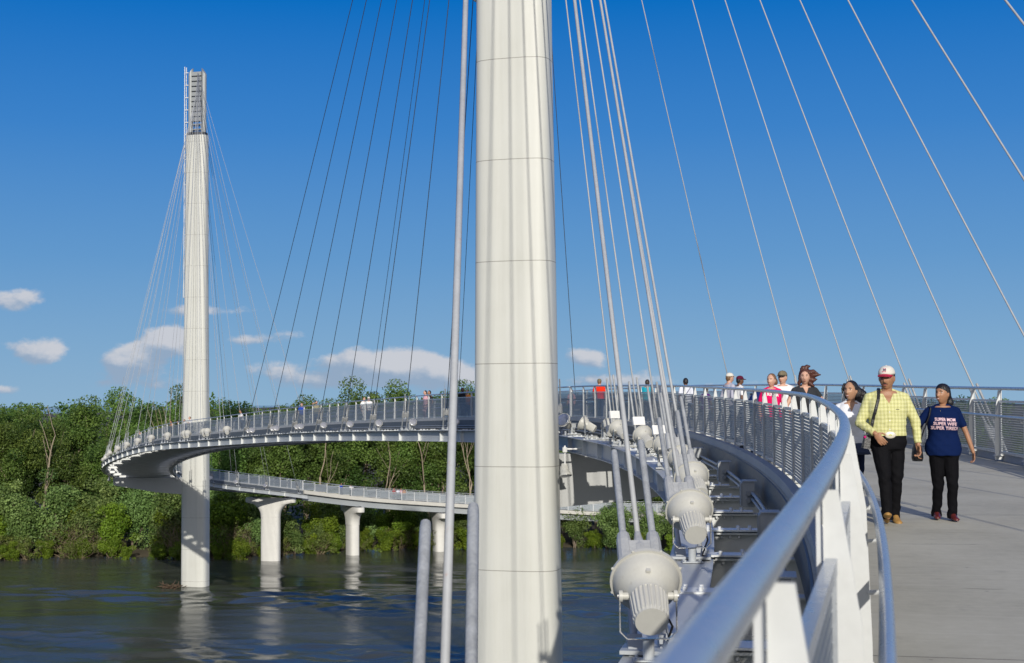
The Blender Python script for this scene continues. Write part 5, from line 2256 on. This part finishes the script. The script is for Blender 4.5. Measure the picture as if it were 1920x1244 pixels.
gw = bystander(1510, 23.8, PI, 'woman in dark grey V-neck shirt with windblown auburn hair and a teal strap', H=1.76, fem=True, girth=1.1, skin='fair', top=cloth('charcoal_jersey', (.035, .037, .042)), sleeve='cap', neck='v',
               look=(R(-14), 0), near=True, vox=.009, arms=(((.24, .16, .93), (1, -.5, 0)), ((-.25, .05, .93), (-1, -.5, 0))),
               hair={'mat': HBR, 'rough': .006, 'blobs': [((0, -.02, .045), (.090, .094, .100)), ((0, -.06, -.02), (.085, .06, .09)), ((.075, -.01, -.02), (.026, .05, .085))],
                     'locks': [(((-.05, 0, .06), (-.13, -.02, .08), (-.20, -.03, .05)), (.05, .04, .008)), (((-.05, -.02, .02), (-.15, -.03, .03), (-.24, -.04, .035)), (.05, .035, .008)), (((-.05, -.03, -.03), (-.13, -.03, -.05), (-.18, -.03, -.03)), (.05, .035, .008)),
                               (((-.04, -.03, -.07), (-.10, -.03, -.12), (-.14, -.02, -.15)), (.04, .03, .008)), (((0, 0, .12), (-.04, 0, .165), (-.09, 0, .165)), (.05, .03, .006)), (((.04, .0, .11), (.03, .02, .155), (.0, .02, .17)), (.04, .024, .006)),
                               (((.07, 0, -.04), (.095, .0, -.10), (.08, .01, -.14)), (.03, .025, .008))]})
strap([(.13, .06, 1.24), (.115, .075, 1.36), (.11, .02, 1.425), (.12, -.05, 1.37)], .022, cloth('teal_strap', (.01, .28, .30)), 'bag_strap', gw['root'])
pk = bystander(1447, 27.4, PI - R(8), 'girl in bright pink t-shirt with white print looking left beside the railing', H=1.70, fem=True, girth=1.0, skin='fair', top=cloth('hot_pink', (.78, .006, .12), .8, .03), look=(R(-26), R(-2)), near=True, vox=.010, smile=True,
               hair={'mat': HBL, 'blobs': [((0, -.020, .030), (.083, .092, .100)), ((0, -.065, 0), (.072, .055, .085)), ((-.06, -.07, -.03), (.03, .05, .06))]})
lettering([('BUXOCIA', .215, 0.0)], pk, -.02, 1.275, .085, M['white'], bold=.05, tilt=-.10)
bystander(1468, 28.6, PI - R(10), 'man in white t-shirt and camouflage cap behind the girl in pink', H=1.755, girth=1.1, skin='fair', top=cloth('white_tee', (.76, .76, .76), .8, .03), look=(R(-22), 0), hair=SHORT(HBL), cap=(mat('camo_cloth', (.17, .14, .085), .85, 0, .5, 16), cloth('dark_camo', (.06, .05, .035))), near=True, vox=.010)
bystander(1368, 38.0, R(-66), 'man in lavender grey long-sleeved shirt and white cap standing side on', H=1.75, skin='fair', top=cloth('lavender_shirt', (.42, .42, .50)), sleeve='long', hair=SHORT(HBL), cap=(cloth('cream_cap', (.66, .63, .56)),) * 2)
bystander(1387, 39.3, R(-70), 'man in white t-shirt and maroon cap facing right', H=1.67, skin='brown', top=cloth('white_tee', (.76, .76, .76)), hair=SHORT(HB), cap=(cloth('maroon_cap', (.10, .012, .035)),) * 2)
bystander(1323, 42.5, R(-30), 'child in purple shirt at the left railing', H=1.36, fem=True, skin='brown', top=cloth('purple_tee', (.085, .02, .16)), hair=SHORT(HB))
ws = bystander(1286, 45.5, R(15), 'person in white shirt with a dark diagonal strap seen from behind', H=1.62, skin='brown', top=cloth('pale_shirt', (.68, .70, .78)), hair=SHORT(HB), girth=1.05)
strap([(.13, -.11, 1.34), (.02, -.145, 1.20), (-.10, -.145, 1.03)], .018, cloth('navy_strap', (.02, .02, .09)), 'bag_strap', ws['root'])
bystander(1214, 50.5, R(-20), 'person in turquoise shirt by the left railing, looking right', H=1.60, skin='olive', top=cloth('turquoise', (.02, .36, .48)), hair=SHORT(HDB), girth=1.05)
bystander(1124, 60.0, R(-14), 'man in orange-red shirt and khaki cap seen from behind near the near pylon', H=1.72, girth=1.08, skin='fair', top=cloth('orange_red', (.80, .035, .012), .8, .03), hair=SHORT(HBL), cap=(cloth('khaki_cap', (.20, .17, .11)),) * 2)
bystander(1071, 66.5, R(20), 'child with brown hair behind the railing just right of the near pylon', H=1.40, fem=True, skin='fair', top=cloth('pale_pink', (.6, .35, .4)), hair=SHORT(HBL))

# --- people on the far span: stations found from where they stand along the near railing


def far_person(px_, smin, smax, off, yawd, label, **kw):
    best = min(np.arange(smin, smax, .25), key=lambda s: abs(px(P(s, off, 1))[0] - px_))
    p = P(best, off, -.02)
    kw.setdefault('vox', .022)
    kw.setdefault('bottom', cloth('blue_denim', (.05, .075, .14)))
    kw.setdefault('shoes', cloth('dark_shoe', (.02, .02, .03)))
    kw.setdefault('group', 'people on the far span')
    return person(p, heading(best) + R(yawd), label, **kw)


LEAN = dict(arms=ARMREST, lean=.22)
SM = sl + 4
far_person(866, 75, SM, -1.5, 200, 'dark-haired person behind the railing beside the blurred cable', H=1.7, skin='brown', top=cloth('black_tee', (.02, .02, .025)), hair=SHORT(HB))
far_person(878, 75, SM, -1.0, 130, 'person in orange on the far span right beside the near pylon', H=1.6, skin='fair', top=cloth('orange_tee', (.65, .22, .04)), hair=SHORT(HBL))
far_person(798, 75, SM, -1.6, 90, 'person in pale pink walking on the far span left of the blurred cable', H=1.72, fem=True, skin='fair', top=cloth('pale_pink', (.6, .35, .4)), bottom=cloth('pink_skirt', (.55, .33, .37)), hair=SHORT(HDB))
far_person(806, 75, SM, -1.0, 100, 'dark-haired companion of the person in pink on the far span', H=1.74, skin='tan', top=cloth('black_tee', (.02, .02, .025)), hair=SHORT(HB))
far_person(683, 80, SM, -1.3, 200, 'person in white shirt and white trousers on the middle of the far span', H=1.68, skin='fair', top=cloth('white_tee', (.76, .76, .76)), bottom=cloth('white_trousers', (.7, .68, .66)), hair=SHORT(HBL))
far_person(692, 80, SM, -.9, 160, 'person in white pointing, right one of the pair in white on the far span', H=1.70, skin='fair', top=cloth('white_tee', (.76, .76, .76)), hair=SHORT(HDB), cap=(cloth('cream_cap', (.66, .63, .56)),) * 2)
far_person(593, 90, SM, -1.5, 180, 'person in khaki shading the eyes with one hand', H=1.74, skin='fair', top=cloth('khaki_tee', (.26, .25, .17)), hair=SHORT(HDB),
           arms=(((.10, .20, 1.62), (1, .2, .2)), (None,)))
far_person(565, 90, SM, -1.5, 170, 'person in royal blue shirt standing at the far railing side', H=1.72, skin='fair', top=cloth('royal_blue', (.02, .06, .36)), bottom=cloth('grey_trousers', (.25, .25, .25)), hair=SHORT(HDB))
far_person(455, 110, SM, -1.65, 90, 'person in white shirt with backpack leaning on the railing right of the left pylon', H=1.78, skin='tan', top=cloth('white_tee', (.76, .76, .76)), hair=SHORT(HB), **LEAN)
far_person(359, 130, SM, -1.7, 95, 'taller fair-haired person leaning on the railing in front of the left pylon', H=1.80, skin='fair', top=cloth('white_tee', (.76, .76, .76)), hair=SHORT(HBL), **LEAN)
far_person(349, 130, SM, -1.7, 90, 'shorter person in white at the railing in front of the left pylon', H=1.62, skin='fair', top=cloth('pale_shirt', (.68, .70, .78)), hair=SHORT(HBL), **LEAN)
far_person(324, 130, SM, -1.7, 95, 'person leaning over the railing just left of the left pylon', H=1.72, skin='tan', top=cloth('tan_tee', (.42, .24, .15)), hair=SHORT(HB), **LEAN)
far_person(334, 130, SM, -1.4, 95, 'person in black behind the railing just left of the left pylon', H=1.66, skin='tan', top=cloth('black_tee', (.02, .02, .025)), hair=SHORT(HB))
far_person(263, 150, SM, -1.6, 95, 'person in white with raised arms near the tip of the bend', H=1.66, skin='fair', top=cloth('white_tee', (.76, .76, .76)), hair=SHORT(HDB),
           arms=(((.12, .12, 1.72), (1, .1, .3)), ((-.12, .12, 1.72), (-1, .1, .3))))
LG = dict(group='people on the approach span', lower=True)
for q, (px_, lab, kw) in enumerate(((640, 'person in blue on the low approach span above the first pier', dict(top=cloth('royal_blue', (.02, .06, .36)))),
                                    (657, 'person in white on the low approach span near the second pier', dict(top=cloth('white_tee', (.76, .76, .76)))),
                                    (738, 'person in red, left end of the group on the low approach span', dict(top=cloth('dull_red', (.32, .05, .05)))),
                                    (745, 'person in white, middle of the group on the low approach span', dict(top=cloth('pale_shirt', (.68, .70, .78)))),
                                    (752, 'person in pink, right of middle in the group on the low approach span', dict(top=cloth('pale_pink', (.6, .35, .4)))),
                                    (758, 'person in tan, right end of the group on the low approach span', dict(top=cloth('tan_tee', (.42, .24, .15)))),
                                    (849, 'person in white on the low approach span beside the near pylon', dict(top=cloth('white_tee', (.76, .76, .76)))))):
    far_person(px_, S_PIER + 4, SMAX - 70, .9 - .15 * (q % 3), 90 if q % 2 else -90, lab, H=1.70, hair=SHORT(HDB), skin='tan', vox=.03, **{**kw, **LG})

# --- the blue pushchair behind the girl in pink
p = deck_at(1420, 30.5)
pc = empty('pushchair', p, R(-25))
tag(pc, 'blue pushchair with grey frame behind the girl in pink', 'pushchair')
blue = cloth('blue_canvas', (.012, .03, .13))
mb = MB()
mb.tube([(0, -.28, .42), (0, -.16, .52), (0, .02, .56), (0, .16, .98), (0, .20, 1.12)], [.20, .24, .24, .23, .20], 14, flat=.22, up=Vector((1, 0, 0)))
mb.build('seat', blue, pc, smooth=True)
mb = MB()
rings = []
for a in np.linspace(-.1, 1.5, 7):
    rings.append([Vector((.25 * math.cos(t), .18 - .34 * math.cos(a) * math.sin(t) * .9, 1.02 + .34 * math.sin(a) * math.sin(t))) for t in np.linspace(0, PI, 13)])
mb.loft(rings, False, closed=False)
mb.build('hood', blue, pc, smooth=True)
for sd in (-.25, .25):
    mb = MB()
    mb.tube([(sd, -.38, .10), (sd, -.05, .50), (sd, .24, 1.20), (sd, .34, 1.28)], .013, 8)
    mb.tube([(sd, .36, .10), (sd, .02, .55)], .013, 8)
    mb.build('frame', M['bracket'], pc)
    for y, r in ((-.38, .10), (.36, .12)):
        mb = MB()
        mb.lathe([(-.02, r * .6), (-.02, r), (.02, r), (.02, r * .6)], (sd, y, r), (1, 0, 0), 18)
        mb.build('wheel', M['rubber'], pc)
mb = MB()
mb.tube([(-.25, .34, 1.28), (.25, .34, 1.28)], .017, 8)
mb.build('handle', M['rubber'], pc)
# white information panel by the railing
p = P(s_at_y(47), -1.95, 0)
ip = empty('information_panel', p, heading(s_at_y(47)))
tag(ip, 'small white panel on two legs beside the left railing', 'information panel')
mb = MB()
mb.box((0, 0, 1.14), (.05, .62, .42))
mb.box((.027, 0, 1.14), (.006, .56, .36), mi=1)
mb.build('board', [M['white'], M['fascia']], ip)
for y in (-.26, .26):
    mb = MB()
    mb.box((0, y, .465), (.04, .04, .93))
    mb.build('leg', M['post'], ip)

for _o in SC.objects:
    if _o.get('label') and len(_o['label'].split()) > 15:
        print('LONG', len(_o['label'].split()), _o.name, _o['label'])
